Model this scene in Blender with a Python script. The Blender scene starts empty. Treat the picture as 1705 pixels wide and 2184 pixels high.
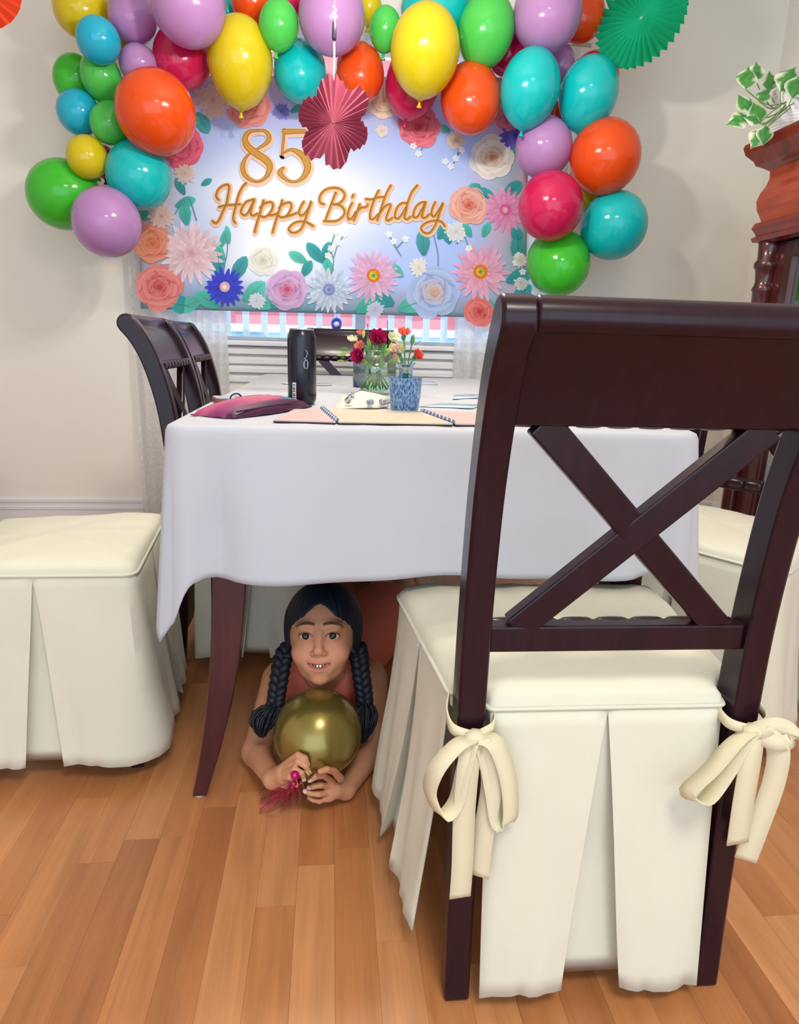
import bpy, bmesh, math, random
import numpy as np
from mathutils import Vector, Matrix, Quaternion
random.seed(7)
rng = np.random.default_rng(5)
SC = bpy.context.scene
COL = SC.collection
PI = math.pi

# ------------------------------------------------------------------ camera
FPX, W, H = 1400.0, 1705, 2184
CAMZ, YAW, PITCH, ROLL = 0.90, 0.10775892, 0.25334447, 0.03
CF = Vector((math.sin(YAW)*math.cos(PITCH), math.cos(YAW)*math.cos(PITCH), -math.sin(PITCH)))
_r = Vector((math.cos(YAW), -math.sin(YAW), 0)); _u = _r.cross(CF)
CR = _r*math.cos(ROLL)+_u*math.sin(ROLL); CU = _u*math.cos(ROLL)-_r*math.sin(ROLL)
cam_d = bpy.data.cameras.new('camera'); cam = bpy.data.objects.new('camera', cam_d); COL.objects.link(cam)
cam_d.sensor_fit = 'HORIZONTAL'; cam_d.sensor_width = 36; cam_d.lens = 36*FPX/W; cam_d.clip_start = .02
m = Matrix((CR, CU, -CF)).transposed().to_4x4(); m.translation = Vector((0, 0, CAMZ)); cam.matrix_world = m
SC.camera = cam
def ray(x, y): return CF+CR*((x-W/2)/FPX)+CU*((H/2-y)/FPX)
def at(x, y, Y):                       # where the sight line through a pixel meets the vertical plane at depth Y
    d = ray(x, y); return Vector((0, 0, CAMZ))+d*(Y/d.y)
def onz(x, y, z):
    d = ray(x, y); return Vector((0, 0, CAMZ))+d*((z-CAMZ)/d.z)

# ------------------------------------------------------------------ world, lights, exposure
wd = bpy.data.worlds.new('world'); SC.world = wd; wd.use_nodes = True
bg = wd.node_tree.nodes['Background']; bg.inputs[0].default_value = (.68, .84, 1.0, 1); bg.inputs[1].default_value = 1.9
def lamp(name, kind, loc, power, color, size=.1, rot=None):
    d = bpy.data.lights.new(name, kind); d.energy = power; d.color = color
    if kind == 'AREA': d.shape = 'DISK'; d.size = size
    else: d.shadow_soft_size = size
    o = bpy.data.objects.new(name, d); COL.objects.link(o); o.location = loc
    if rot: o.rotation_euler = rot
    return o
LAMP = Vector((.12, 1.78, 1.86))
for k in range(3):
    a = k*2*PI/3+.4
    lamp('chandelier_bulb', 'POINT', LAMP+Vector((.13*math.cos(a), .13*math.sin(a), 0)), 11.0, (1, .92, .80), .03)
lamp('fill_light', 'AREA', (.35, -.5, 2.46), 26, (1, .93, .82), .7)  # added warm fill overhead behind the camera, no known fixture there
SC.view_settings.view_transform = 'Standard'; SC.view_settings.look = 'None'
SC.view_settings.exposure = 0.45; SC.view_settings.gamma = 1; SC.view_settings.use_curve_mapping = False

# ------------------------------------------------------------------ materials
def srgb(h):
    h = h.lstrip('#'); c = [int(h[i:i+2], 16)/255 for i in (0, 2, 4)]
    return tuple(x/12.92 if x <= .04045 else ((x+.055)/1.055)**2.4 for x in c)
MATS = {}
def mat(name, color=(.8, .8, .8), rough=.5, metal=0, coat=0, bump=0, bscale=200, var=0, vscale=8, attr=None,
        translucent=0, stretch=None, spec=.5, trans=0, ior=1.45, coat_rough=.1, sheen=0, sss=0, emit=0):
    if name in MATS: return MATS[name]
    if isinstance(color, str): color = srgb(color)
    mt = bpy.data.materials.new(name); mt.use_nodes = True; MATS[name] = mt
    nt = mt.node_tree; N = nt.nodes; L = nt.links; b = N['Principled BSDF']; out = N['Material Output']
    b.inputs['Base Color'].default_value = (*color, 1); b.inputs['Roughness'].default_value = rough
    b.inputs['Metallic'].default_value = metal; b.inputs['Coat Weight'].default_value = coat
    b.inputs['Coat Roughness'].default_value = coat_rough; b.inputs['Specular IOR Level'].default_value = spec
    b.inputs['Transmission Weight'].default_value = trans; b.inputs['IOR'].default_value = ior
    b.inputs['Sheen Weight'].default_value = sheen
    if sss:
        b.inputs['Subsurface Weight'].default_value = sss; b.inputs['Subsurface Radius'].default_value = (.02, .008, .005)
        b.inputs['Subsurface Scale'].default_value = .5
    src = None
    if attr:
        an = N.new('ShaderNodeAttribute'); an.attribute_name = attr; src = an.outputs['Color']
    tc = N.new('ShaderNodeTexCoord'); mp = N.new('ShaderNodeMapping'); L.new(tc.outputs['Object'], mp.inputs[0])
    if stretch: mp.inputs['Scale'].default_value = stretch
    if var:
        nz = N.new('ShaderNodeTexNoise'); nz.inputs['Scale'].default_value = vscale; nz.inputs['Detail'].default_value = 5
        L.new(mp.outputs[0], nz.inputs['Vector'])
        hs = N.new('ShaderNodeHueSaturation')
        mr = N.new('ShaderNodeMapRange'); mr.inputs[1].default_value = .3; mr.inputs[2].default_value = .7
        mr.inputs[3].default_value = 1-var; mr.inputs[4].default_value = 1+var
        L.new(nz.outputs[0], mr.inputs[0]); L.new(mr.outputs[0], hs.inputs['Value'])
        if src: L.new(src, hs.inputs['Color'])
        else: hs.inputs['Color'].default_value = (*color, 1)
        src = hs.outputs[0]
    if src: L.new(src, b.inputs['Base Color'])
    if bump:
        nz = N.new('ShaderNodeTexNoise'); nz.inputs['Scale'].default_value = bscale; nz.inputs['Detail'].default_value = 3
        L.new(mp.outputs[0], nz.inputs['Vector'])
        bp = N.new('ShaderNodeBump'); bp.inputs['Strength'].default_value = bump; bp.inputs['Distance'].default_value = .002
        L.new(nz.outputs[0], bp.inputs['Height']); L.new(bp.outputs[0], b.inputs['Normal'])
    if translucent:
        tr = N.new('ShaderNodeBsdfTranslucent'); tr.inputs[0].default_value = (*color, 1)
        if src: L.new(src, tr.inputs[0])
        mx = N.new('ShaderNodeMixShader'); mx.inputs[0].default_value = translucent
        L.new(b.outputs[0], mx.inputs[1]); L.new(tr.outputs[0], mx.inputs[2]); L.new(mx.outputs[0], out.inputs[0])
    if emit:
        b.inputs['Emission Color'].default_value = (*color, 1); b.inputs['Emission Strength'].default_value = emit
    return mt

def wood_floor(name, by_object):
    mt = bpy.data.materials.new(name); mt.use_nodes = True; nt = mt.node_tree; N = nt.nodes; L = nt.links
    b = N['Principled BSDF']; b.inputs['Roughness'].default_value = .34; b.inputs['Coat Weight'].default_value = .25; b.inputs['Coat Roughness'].default_value = .25
    if by_object:
        oi = N.new('ShaderNodeObjectInfo'); r = oi.outputs['Random']
    else:
        an = N.new('ShaderNodeAttribute'); an.attribute_name = 'rnd'; r = an.outputs['Fac']
    geo = N.new('ShaderNodeNewGeometry')
    mul = N.new('ShaderNodeMath'); mul.operation = 'MULTIPLY'; mul.inputs[1].default_value = 53; L.new(r, mul.inputs[0])
    cx = N.new('ShaderNodeCombineXYZ'); L.new(mul.outputs[0], cx.inputs[0]); L.new(mul.outputs[0], cx.inputs[1])
    ad = N.new('ShaderNodeVectorMath'); ad.operation = 'ADD'; L.new(geo.outputs['Position'], ad.inputs[0]); L.new(cx.outputs[0], ad.inputs[1])
    mp = N.new('ShaderNodeMapping'); mp.inputs['Scale'].default_value = (14, 1.1, 1); L.new(ad.outputs[0], mp.inputs[0])
    n1 = N.new('ShaderNodeTexNoise'); n1.inputs['Scale'].default_value = 2.2; n1.inputs['Detail'].default_value = 6; n1.inputs['Distortion'].default_value = .8
    L.new(mp.outputs[0], n1.inputs[0])
    mp2 = N.new('ShaderNodeMapping'); mp2.inputs['Scale'].default_value = (150, 5, 1); L.new(ad.outputs[0], mp2.inputs[0])
    n2 = N.new('ShaderNodeTexNoise'); n2.inputs['Scale'].default_value = 1.5; n2.inputs['Detail'].default_value = 3; L.new(mp2.outputs[0], n2.inputs[0])
    rp = N.new('ShaderNodeValToRGB'); e = rp.color_ramp.elements
    e[0].position = 0; e[0].color = (*srgb('#ab7350'), 1); e[1].position = 1; e[1].color = (*srgb('#d19a72'), 1)
    for p, c in ((.2, '#ba8059'), (.45, '#c68a60'), (.6, '#ba7e58'), (.8, '#cc9268')):
        k = e.new(p); k.color = (*srgb(c), 1)
    L.new(r, rp.inputs[0])
    mr = N.new('ShaderNodeMapRange'); mr.inputs[1].default_value = .3; mr.inputs[2].default_value = .72; mr.inputs[3].default_value = .80; mr.inputs[4].default_value = 1.12
    L.new(n1.outputs[0], mr.inputs[0])
    mr2 = N.new('ShaderNodeMapRange'); mr2.inputs[1].default_value = .3; mr2.inputs[2].default_value = .7; mr2.inputs[3].default_value = .93; mr2.inputs[4].default_value = 1.05
    L.new(n2.outputs[0], mr2.inputs[0])
    mm = N.new('ShaderNodeMath'); mm.operation = 'MULTIPLY'; L.new(mr.outputs[0], mm.inputs[0]); L.new(mr2.outputs[0], mm.inputs[1])
    hs = N.new('ShaderNodeHueSaturation'); L.new(rp.outputs[0], hs.inputs['Color']); L.new(mm.outputs[0], hs.inputs['Value'])
    hs.inputs['Saturation'].default_value = 1.08
    L.new(hs.outputs[0], b.inputs['Base Color'])
    return mt

def lace_mat():
    mt = bpy.data.materials.new('lace'); mt.use_nodes = True; nt = mt.node_tree; N = nt.nodes; L = nt.links
    b = N['Principled BSDF']; b.inputs['Base Color'].default_value = (.86, .86, .85, 1); b.inputs['Roughness'].default_value = .8
    tr = N.new('ShaderNodeBsdfTranslucent'); tr.inputs[0].default_value = (.85, .87, .9, 1)
    tp = N.new('ShaderNodeBsdfTransparent')
    m1 = N.new('ShaderNodeMixShader'); m1.inputs[0].default_value = .5; L.new(b.outputs[0], m1.inputs[1]); L.new(tr.outputs[0], m1.inputs[2])
    tc = N.new('ShaderNodeTexCoord'); mp = N.new('ShaderNodeMapping'); mp.inputs['Scale'].default_value = (1, 0, .55); L.new(tc.outputs['Object'], mp.inputs[0])
    nz = N.new('ShaderNodeTexNoise'); nz.inputs['Scale'].default_value = 45; nz.inputs['Detail'].default_value = 2; nz.inputs['Distortion'].default_value = 2.5; L.new(mp.outputs[0], nz.inputs[0])
    mr = N.new('ShaderNodeMapRange'); mr.inputs[1].default_value = .45; mr.inputs[2].default_value = .6; mr.inputs[3].default_value = .20; mr.inputs[4].default_value = .02
    L.new(nz.outputs[0], mr.inputs[0])
    m2 = N.new('ShaderNodeMixShader'); L.new(mr.outputs[0], m2.inputs[0]); L.new(m1.outputs[0], m2.inputs[1]); L.new(tp.outputs[0], m2.inputs[2])
    L.new(m2.outputs[0], N['Material Output'].inputs[0]); return mt
def pane_mat(name, refl, tint):
    mt = bpy.data.materials.new(name); mt.use_nodes = True; nt = mt.node_tree; N = nt.nodes; L = nt.links
    gl = N.new('ShaderNodeBsdfGlossy'); gl.inputs['Roughness'].default_value = .03; gl.inputs[0].default_value = (.9, .92, .92, 1)
    tp = N.new('ShaderNodeBsdfTransparent'); tp.inputs[0].default_value = (*tint, 1)
    mx = N.new('ShaderNodeMixShader'); mx.inputs[0].default_value = refl
    L.new(tp.outputs[0], mx.inputs[1]); L.new(gl.outputs[0], mx.inputs[2]); L.new(mx.outputs[0], N['Material Output'].inputs[0]); return mt

M_WALL = mat('wall_paint', '#efece4', .75, bump=.12, bscale=90)
M_TRIM = mat('white_trim', '#e6e6ea', .4)
M_CEIL = mat('ceiling_paint', '#e8e6e0', .8)
M_PLANK = wood_floor('laminate_strip', True); M_PLANK2 = wood_floor('laminate_strip_far', False)
M_LACE = lace_mat()
M_WOOD = mat('mahogany', (.015, .0026, .0085), .30, coat=.22, coat_rough=.15, spec=.3, var=.3, vscale=6, stretch=(12, 12, 1.2))
M_WOODT = mat('mahogany_table', (.052, .010, .015), .35, coat=.5, var=.25, vscale=6, stretch=(12, 12, 1.2))
M_CAB = mat('cabinet_wood', '#7a2c1c', .3, coat=.6, var=.25, vscale=5, stretch=(10, 10, 1.5))
M_CABD = mat('cabinet_wood_dark', '#4a1a1c', .3, coat=.6, var=.25, vscale=5, stretch=(10, 10, 1.5))
M_COVER = mat('cream_cotton', '#dad8c6', .85, bump=.12, bscale=420, var=.03, vscale=5, sheen=.15)
M_TIE = mat('cream_tie', '#ddd5b6', .85, bump=.1, bscale=400)
M_CLOTH = mat('white_tablecloth', '#bcc0ca', .8, bump=.08, bscale=500, var=.02, vscale=4, sheen=.1)
M_GLIDE = mat('grey_glide', '#a8a29a', .6)

# ------------------------------------------------------------------ mesh helpers
class MB:
    def __init__(s): s.v = []; s.f = []; s.c = []; s.m = []
    def add(s, vs, fs, col=None, mi=0):
        o = len(s.v); s.v += [tuple(p) for p in vs]; s.f += [tuple(i+o for i in f) for f in fs]
        s.c += [col if col is not None else (1, 1, 1)]*len(vs) if not (col and isinstance(col, list)) else col
        s.m += [mi]*len(fs); return s
    def box(s, lo, hi, mi=0):
        x0, y0, z0 = lo; x1, y1, z1 = hi
        return s.add([(x0,y0,z0),(x1,y0,z0),(x1,y1,z0),(x0,y1,z0),(x0,y0,z1),(x1,y0,z1),(x1,y1,z1),(x0,y1,z1)],
                     [(0,3,2,1),(4,5,6,7),(0,1,5,4),(1,2,6,5),(2,3,7,6),(3,0,4,7)], mi=mi)
    def bar(s, a, b, w, d, up=(0, 1, 0), w2=None, d2=None):       # rectangular bar from a to b
        a = Vector(a); b = Vector(b); t = (b-a).normalized(); up = Vector(up)
        x = t.cross(up).normalized(); y = x.cross(t).normalized(); w2 = w if w2 is None else w2; d2 = d if d2 is None else d2
        vs = []
        for p, ww, dd in ((a, w, d), (b, w2, d2)):
            for sx, sy in ((-1,-1),(1,-1),(1,1),(-1,1)): vs.append(p+x*(sx*ww/2)+y*(sy*dd/2))
        return s.add(vs, [(0,3,2,1),(4,5,6,7),(0,1,5,4),(1,2,6,5),(2,3,7,6),(3,0,4,7)])
    def tube(s, path, rad, n=10, cap=True, col=None):
        P = [Vector(p) for p in path]; R = rad if isinstance(rad, (list, tuple)) else [rad]*len(P); vs = []; fs = []
        prev = None
        for i, p in enumerate(P):
            t = (P[min(i+1, len(P)-1)]-P[max(i-1, 0)])
            t = t.normalized() if t.length > 1e-9 else Vector((0, 0, 1))
            if prev is None:
                a = Vector((0, 0, 1)) if abs(t.z) < .9 else Vector((1, 0, 0)); x = t.cross(a).normalized()
            else:
                x = (prev-t*prev.dot(t)); x = x.normalized() if x.length > 1e-6 else t.orthogonal().normalized()
            prev = x; y = t.cross(x)
            for k in range(n):
                a = 2*PI*k/n; vs.append(p+(x*math.cos(a)+y*math.sin(a))*R[i])
        for i in range(len(P)-1):
            for k in range(n): fs.append((i*n+k, i*n+(k+1) % n, (i+1)*n+(k+1) % n, (i+1)*n+k))
        if cap: fs.append(tuple(range(n-1, -1, -1))); fs.append(tuple((len(P)-1)*n+k for k in range(n)))
        return s.add(vs, fs, col)
    def lathe(s, prof, n=24, base=(0, 0, 0), axis=None, col=None):   # prof: list of (r, h)
        q = Vector((0, 0, 1)).rotation_difference(Vector(axis)) if axis else Quaternion(); b = Vector(base); vs = []; fs = []
        for r, h in prof:
            for k in range(n):
                a = 2*PI*k/n; vs.append(b+q @ Vector((r*math.cos(a), r*math.sin(a), h)))
        for i in range(len(prof)-1):
            for k in range(n): fs.append((i*n+k, i*n+(k+1) % n, (i+1)*n+(k+1) % n, (i+1)*n+k))
        if prof[0][0] > 1e-6: fs.append(tuple(range(n-1, -1, -1)))
        if prof[-1][0] > 1e-6: fs.append(tuple((len(prof)-1)*n+k for k in range(n)))
        return s.add(vs, fs, col)
    def prism(s, poly, lo, hi, axis='x'):                            # poly in the two other axes
        n = len(poly); vs = []
        for h in (lo, hi):
            for a, b in poly: vs.append({'x': (h, a, b), 'y': (a, h, b), 'z': (a, b, h)}[axis])
        fs = [tuple(range(n)), tuple(range(2*n-1, n-1, -1))]+[(i, i+n, (i+1) % n+n, (i+1) % n) for i in range(n)]
        return s.add(vs, fs)
    def grid(s, rows, col=None, closed=False):
        n = len(rows[0]); vs = [p for r in rows for p in r]; fs = []
        for i in range(len(rows)-1):
            for k in range(n if closed else n-1): fs.append((i*n+k, i*n+(k+1) % n, (i+1)*n+(k+1) % n, (i+1)*n+k))
        return s.add(vs, fs, col)
    def build(s, name, material, parent=None, smooth=False, loc=None, colors=False, solid=0, bevel=0, sub=0, recalc=True):
        me = bpy.data.meshes.new(name); me.from_pydata(s.v, [], s.f)
        for mm in (material if isinstance(material, (list, tuple)) else [material]): me.materials.append(mm)
        if any(s.m): me.polygons.foreach_set('material_index', s.m)
        if recalc:
            bm = bmesh.new(); bm.from_mesh(me); bmesh.ops.recalc_face_normals(bm, faces=bm.faces); bm.to_mesh(me); bm.free()
        if colors:
            at_ = me.attributes.new('Col', 'FLOAT_COLOR', 'POINT')
            at_.data.foreach_set('color', [x for c in s.c for x in (*c[:3], 1)])
        if smooth: me.polygons.foreach_set('use_smooth', [True]*len(me.polygons))
        me.update(); o = bpy.data.objects.new(name, me); COL.objects.link(o)
        if smooth == 'auto':
            me.set_sharp_from_angle(angle=math.radians(38))
        if solid: md = o.modifiers.new('thick', 'SOLIDIFY'); md.thickness = solid; md.offset = 0
        if bevel: md = o.modifiers.new('bevel', 'BEVEL'); md.width = bevel; md.segments = 2; md.limit_method = 'ANGLE'
        if sub: md = o.modifiers.new('sub', 'SUBSURF'); md.levels = sub; md.render_levels = sub
        if parent is not None: o.parent = parent
        if loc is not None: o.location = loc
        return o
def tag(o, label, cat, group=None, kind=None):
    o['label'] = label; o['category'] = cat
    if group: o['group'] = group
    if kind: o['kind'] = kind
    return o
def struct(o): o['kind'] = 'structure'; return o
def thing(name, label, cat, loc=(0, 0, 0), rotz=0, group=None):
    o = bpy.data.objects.new(name, None); COL.objects.link(o); o.location = loc; o.rotation_euler = (0, 0, rotz); o.empty_display_size = .05
    return tag(o, label, cat, group)
def copy_tree(o, parent=None):
    c = o.copy(); COL.objects.link(c); c.parent = parent
    for ch in list(o.children): copy_tree(ch, c)
    return c
def smoothpath(pts, n=6, closed=False):                               # Catmull-Rom through points of any dimension
    P = [np.array(p, float) for p in pts]; out = []; m_ = len(P)
    for i in range(m_ if closed else m_-1):
        g = (lambda j: P[j % m_]) if closed else (lambda j: P[min(max(j, 0), m_-1)])
        a, b, c, d = g(i-1), g(i), g(i+1), g(i+2)
        for k in range(n):
            t = k/n; out.append(.5*((2*b)+(c-a)*t+(2*a-5*b+4*c-d)*t*t+(3*b-a-3*c+d)*t**3))
    if not closed: out.append(P[-1])
    return out
def nz(x, y=0, z=0):                                                  # cheap smooth noise in -1..1
    return math.sin(x*1.7+y*2.3+.5)*.5+math.sin(x*3.1-y*1.9+z*2.7+1.3)*.3+math.sin(x*5.3+y*4.7-z*3.1)*.2

# ================================================================== STRUCTURE
WY = 3.25                      # inner face of the far wall
WX0, WX1, WZ0, WZ1 = -.74, 1.02, .885, 2.15    # window opening
RX, LX, BY, CZ = 2.05, -2.4, -2.6, 2.5
# floor: one slab, near strips as parts, the far rest joined
floor = struct(MB().box((LX, BY, -.06), (RX, WY, -.006)).build('floor', mat('underlay', '#6b3f25', .8)))
SWD = .0640
unit = MB().box((-.5, -.5, -.5), (.5, .5, .5)); um = unit.build('plank', M_PLANK); umesh = um.data; bpy.data.objects.remove(um)
far = MB(); frnd = []
rs = random.Random(3); first = None
ix0 = math.floor(LX/SWD); ix1 = math.ceil(RX/SWD)
for ix in range(ix0, ix1):
    x0 = ix*SWD+.008; y = BY-rs.random()*.5
    while y < WY:
        ln = rs.choice((.36, .42, .5, .58))+rs.uniform(-.03, .03); y1 = min(y+ln, WY); yc = (max(y, BY)+y1)/2; xc = x0+SWD/2
        ya = max(y, BY)
        if y1 > ya+.02 and LX < xc < RX:
            near = (.30 < y1 and ya < 1.75 and -1.0 < xc < 1.30 and abs(xc-.1*yc) < .62*yc+.42)
            if near:
                o = bpy.data.objects.new('plank', umesh); COL.objects.link(o); o.parent = floor
                o.location = (xc, yc, -.005+rs.uniform(-.0002, .0002)); o.scale = (SWD-.0003, y1-ya-.0003, .010)
            else:
                a = .00015; z = .0+rs.uniform(-.0002, .0002)
                far.add([(x0+a, ya+a, z), (x0+SWD-a, ya+a, z), (x0+SWD-a, y1-a, z), (x0+a, y1-a, z)], [(0, 1, 2, 3)]); frnd += [rs.random()]*4
        y = y1 if y1 < WY else WY
fo = far.build('plank', M_PLANK2, floor, recalc=False); fo['kind'] = 'stuff'
ra = fo.data.attributes.new('rnd', 'FLOAT', 'POINT'); ra.data.foreach_set('value', frnd)
# walls and ceiling
b = MB(); T = .15
b.box((LX-.1, WY, 0), (WX0, WY+T, CZ)); b.box((WX1, WY, 0), (RX+.1, WY+T, CZ)); b.box((WX0, WY, 0), (WX1, WY+T, WZ0)); b.box((WX0, WY, WZ1), (WX1, WY+T, CZ))
struct(b.build('wall_far', M_WALL))
struct(MB().box((RX, BY, 0), (RX+.1, WY, CZ)).build('wall_right', M_WALL))
struct(MB().box((LX-.1, BY, 0), (LX, WY, CZ)).build('wall_left', M_WALL))
struct(MB().box((LX-.1, BY, CZ), (RX+.1, WY+T, CZ+.1)).build('ceiling', M_CEIL))
def baseboard(name, a, b_):
    prof = [(0, 0), (-.012, 0), (-.012, .062), (-.016, .066), (-.016, .078), (-.010, .083), (-.010, .097), (-.014, .101), (-.014, .114), (-.006, .122), (0, .122)]
    return struct(MB().prism([(WY+y, z) for y, z in prof], a, b_, 'x').build(name, M_TRIM))
baseboard('baseboard_far', LX, RX)
struct(MB().prism([(RX-y*-1 if False else RX+y, z) for y, z in [(0, 0), (-.012, 0), (-.012, .08), (-.016, .085), (-.016, .1), (-.006, .122), (0, .122)]], BY, WY, 'y').build('baseboard_right', M_TRIM))
# window
win = struct(MB().box((WX0-.07, WY-.018, WZ0-.02), (WX0, WY, WZ1+.07)).box((WX1, WY-.018, WZ0-.02), (WX1+.07, WY, WZ1+.07))
             .box((WX0, WY-.018, WZ1), (WX1, WY, WZ1+.07)).build('window_1', M_TRIM, bevel=.003))
M_TRIMW = M_TRIM
MB().box((WX0-.09, WY-.05, WZ0-.022), (WX1+.09, WY+.09, WZ0)).build('window_sill', M_TRIM, win, bevel=.005)
for k, (z0, z1, d) in enumerate(((.82, .86, .030), (.775, .812, .022), (.735, .77, .028), (.69, .728, .016))):
    MB().prism([(WY, z0), (WY-d, z0+.006), (WY-d, z1-.012), (WY-d*.5, z1), (WY, z1)], WX0-.06, WX1+.06, 'x').build('apron_moulding', M_TRIM, win)
for x0, x1 in ((WX0, WX0+.045), (WX1-.045, WX1), (.115, .165)):
    MB().box((x0, WY+.06, WZ0), (x1, WY+.10, WZ1)).build('sash_stile', M_TRIM, win, bevel=.003)
for x0, x1 in ((WX0+.045, .115), (.165, WX1-.045)):
    MB().box((x0, WY+.06, WZ0), (x1, WY+.10, WZ0+.018)).build('sash_rail', M_TRIM, win)
    MB().box((x0, WY+.078, WZ0+.018), (x1, WY+.082, WZ1)).build('pane', pane_mat('window_glass', .06, (.97, .99, 1)), win)
# outside: porch railing, neighbour house
M_RAIL = mat('rail_paint', '#dfe8f0', .6)
rail = thing('porch_railing', 'white porch railing with square balusters outside the window', 'railing', (.2, 4.35, 0))
MB().box((-2.2, -.03, .78), (2.2, .03, .83)).build('bottom_rail', M_RAIL, rail); MB().box((-2.2, -.035, 1.62), (2.2, .035, 1.68)).build('top_rail', M_RAIL, rail)
bal0 = MB().box((-.019, -.019, .83), (.019, .019, 1.62)).build('baluster', M_RAIL, rail); bal0.location.x = -2.1
for k in range(1, 37):
    o = bal0.copy(); COL.objects.link(o); o.location.x = -2.1+k*.114
for x in (-2.2, 2.2): MB().box((x-.05, -.05, -.02), (x+.05, .05, 1.75)).build('post', M_RAIL, rail)
hs = thing('neighbour_house', 'red brick house with white band seen through the window', 'house', (.4, 9.0, -.02))
MB().box((-6, 0, 1.09), (6, .3, 4.2)).build('brick_wall', mat('pale_brick', '#d9757c', .9, var=.12, vscale=9), hs)
MB().box((-6, -.06, .99), (6, .3, 1.09)).build('white_band', mat('band', '#eef2f5', .8), hs)
MB().box((-6, -.02, 0), (6, .3, .99)).build('base_wall', mat('house_base', '#a9cbd8', .8), hs)
struct(MB().box((-8, WY+T, -.5), (8, 9.4, -.02)).build('ground', mat('concrete', '#b9c2c6', .9, var=.1)))

# ------------------------------------------------------------------ curtains
def curtain(name, x0, x1, z0, z1, y, folds, label, seed):
    root = thing(name, label, 'curtain', (0, 0, 0)); b = MB(); rows = []
    n = 90; hgt = 26
    for i in range(hgt+1):
        t = i/hgt; r = []
        for k in range(n+1):
            s = k/n; amp = .010+.012*t
            r.append((x0+(x1-x0)*s+.006*math.sin(s*9+t*3+seed), y+amp*math.sin(s*folds*2*PI+1.1*math.sin(seed+t*1.5+s*5)), z1+(z0-z1)*t+.008*math.sin(s*11)*t))
        rows.append(r)
    b.grid(rows); c = b.build('lace_panel', M_LACE, root, smooth=True)
    c2 = MB()
    rows2 = [[(p[0], p[1]-.002, p[2]+d) for p in rows[-1]] for d in (.055, -.002)]
    c2.grid(rows2); c2.build('hem', mat('lace_hem', '#e6e4e2', .8, translucent=.35), root, smooth=True)
    MB().tube([(x0-.02, y, z1+.012), (x1+.02, y, z1+.012)], .008).build('rod', mat('rod_metal', '#c9c6c0', .35, metal=1), root, smooth=True)
    return root
curtain('lace_curtain', -.90, -.47, .035, 2.16, WY-.075, 5, 'long white lace curtain hanging to the floor behind the left chairs', 1.0)
curtain('lace_curtain', .585, 1.10, .05, 2.16, WY-.075, 6, 'backlit white lace curtain at the right end of the window', 2.2)

# blue ornament on the sill
oc = thing('ornament', 'small cobalt blue ornament hanging in the window under the banner', 'ornament', at(718, 690, 3.19))
b = MB(); b.lathe([(0, -.03), (.016, -.027), (.024, -.012), (.026, .004), (.02, .018), (.01, .026), (0, .028)], 20); b.build('body', mat('cobalt', '#1740d8', .3, coat=.5), oc, smooth=True)
MB().lathe([(0, -.004), (.012, -.003), (.014, .001), (.0, .004)], 16, (0, -.024, -.004), (0, -1, 0)).build('white_face', mat('orn_white', '#f2f4ff', .5), oc, smooth=True)
MB().tube([(0, 0, .026), (0, 0, .12)], .0012, 6).build('string', mat('thread', '#d8d8d8', .8), oc)

# blue-grey frame at the left edge
fr = thing('metal_frame', 'blue-grey rounded metal frame standing by the baseboard at the left edge', 'frame', (-1.62, 3.09, 0))
M_FR = mat('bluegrey_metal', '#52708a', .35, metal=.6)
path = smoothpath([(-.16, 0, .012), (.05, 0, .012), (.06, 0, .03), (.065, 0, .19), (.045, 0, .225), (.01, 0, .23), (-.13, 0, .23), (-.16, 0, .21), (-.165, 0, .05)], 5, True)
MB().tube([*path, path[0]], .011, 10).build('loop', M_FR, fr, smooth=True)
MB().box((-.15, -.02, 0), (.062, .02, .02)).build('foot', mat('dark_plastic', '#32404c', .5), fr, bevel=.004)
MB().tube([(.0, 0, .02), (-.028, 0, .40)], .012, 10).build('post', M_FR, fr, smooth=True)

# ================================================================== CHAIRS (local: facing +Y, origin on the floor under the seat)
# centreline of the back post in side view: (y, z, half depth)
POST = [(-.222, .0, .017), (-.212, .15, .019), (-.202, .32, .022), (-.198, .46, .0235), (-.202, .58, .022), (-.214, .70, .0215),
        (-.230, .78, .0215), (-.252, .85, .022), (-.275, .895, .0225), (-.298, .925, .0235)]
def post_at(z):
    for (y0, z0, d0), (y1, z1, d1) in zip(POST, POST[1:]):
        if z0 <= z <= z1: t = (z-z0)/(z1-z0); return y0+(y1-y0)*t
    return POST[-1][0]
def post_profile():
    c = smoothpath([(y, z, d) for y, z, d in POST], 4); fr_, bk = [], []
    for i, p in enumerate(c):
        a = c[max(i-1, 0)]; q = c[min(i+1, len(c)-1)]; t = np.array([q[0]-a[0], q[1]-a[1]]); t /= np.linalg.norm(t); n_ = np.array([t[1], -t[0]])
        fr_.append((p[0]+n_[0]*p[2], p[1]+n_[1]*p[2])); bk.append((p[0]-n_[0]*p[2], p[1]-n_[1]*p[2]))
    e = c[-1]; a = c[-2]; ang = math.atan2(e[1]-a[1], e[0]-a[0])
    cap = [(e[0]+e[2]*math.cos(ang-PI/2+PI*k/10), e[1]+e[2]*math.sin(ang-PI/2+PI*k/10)) for k in range(1, 10)]
    return fr_+cap+bk[::-1]
PROF = post_profile()
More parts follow.
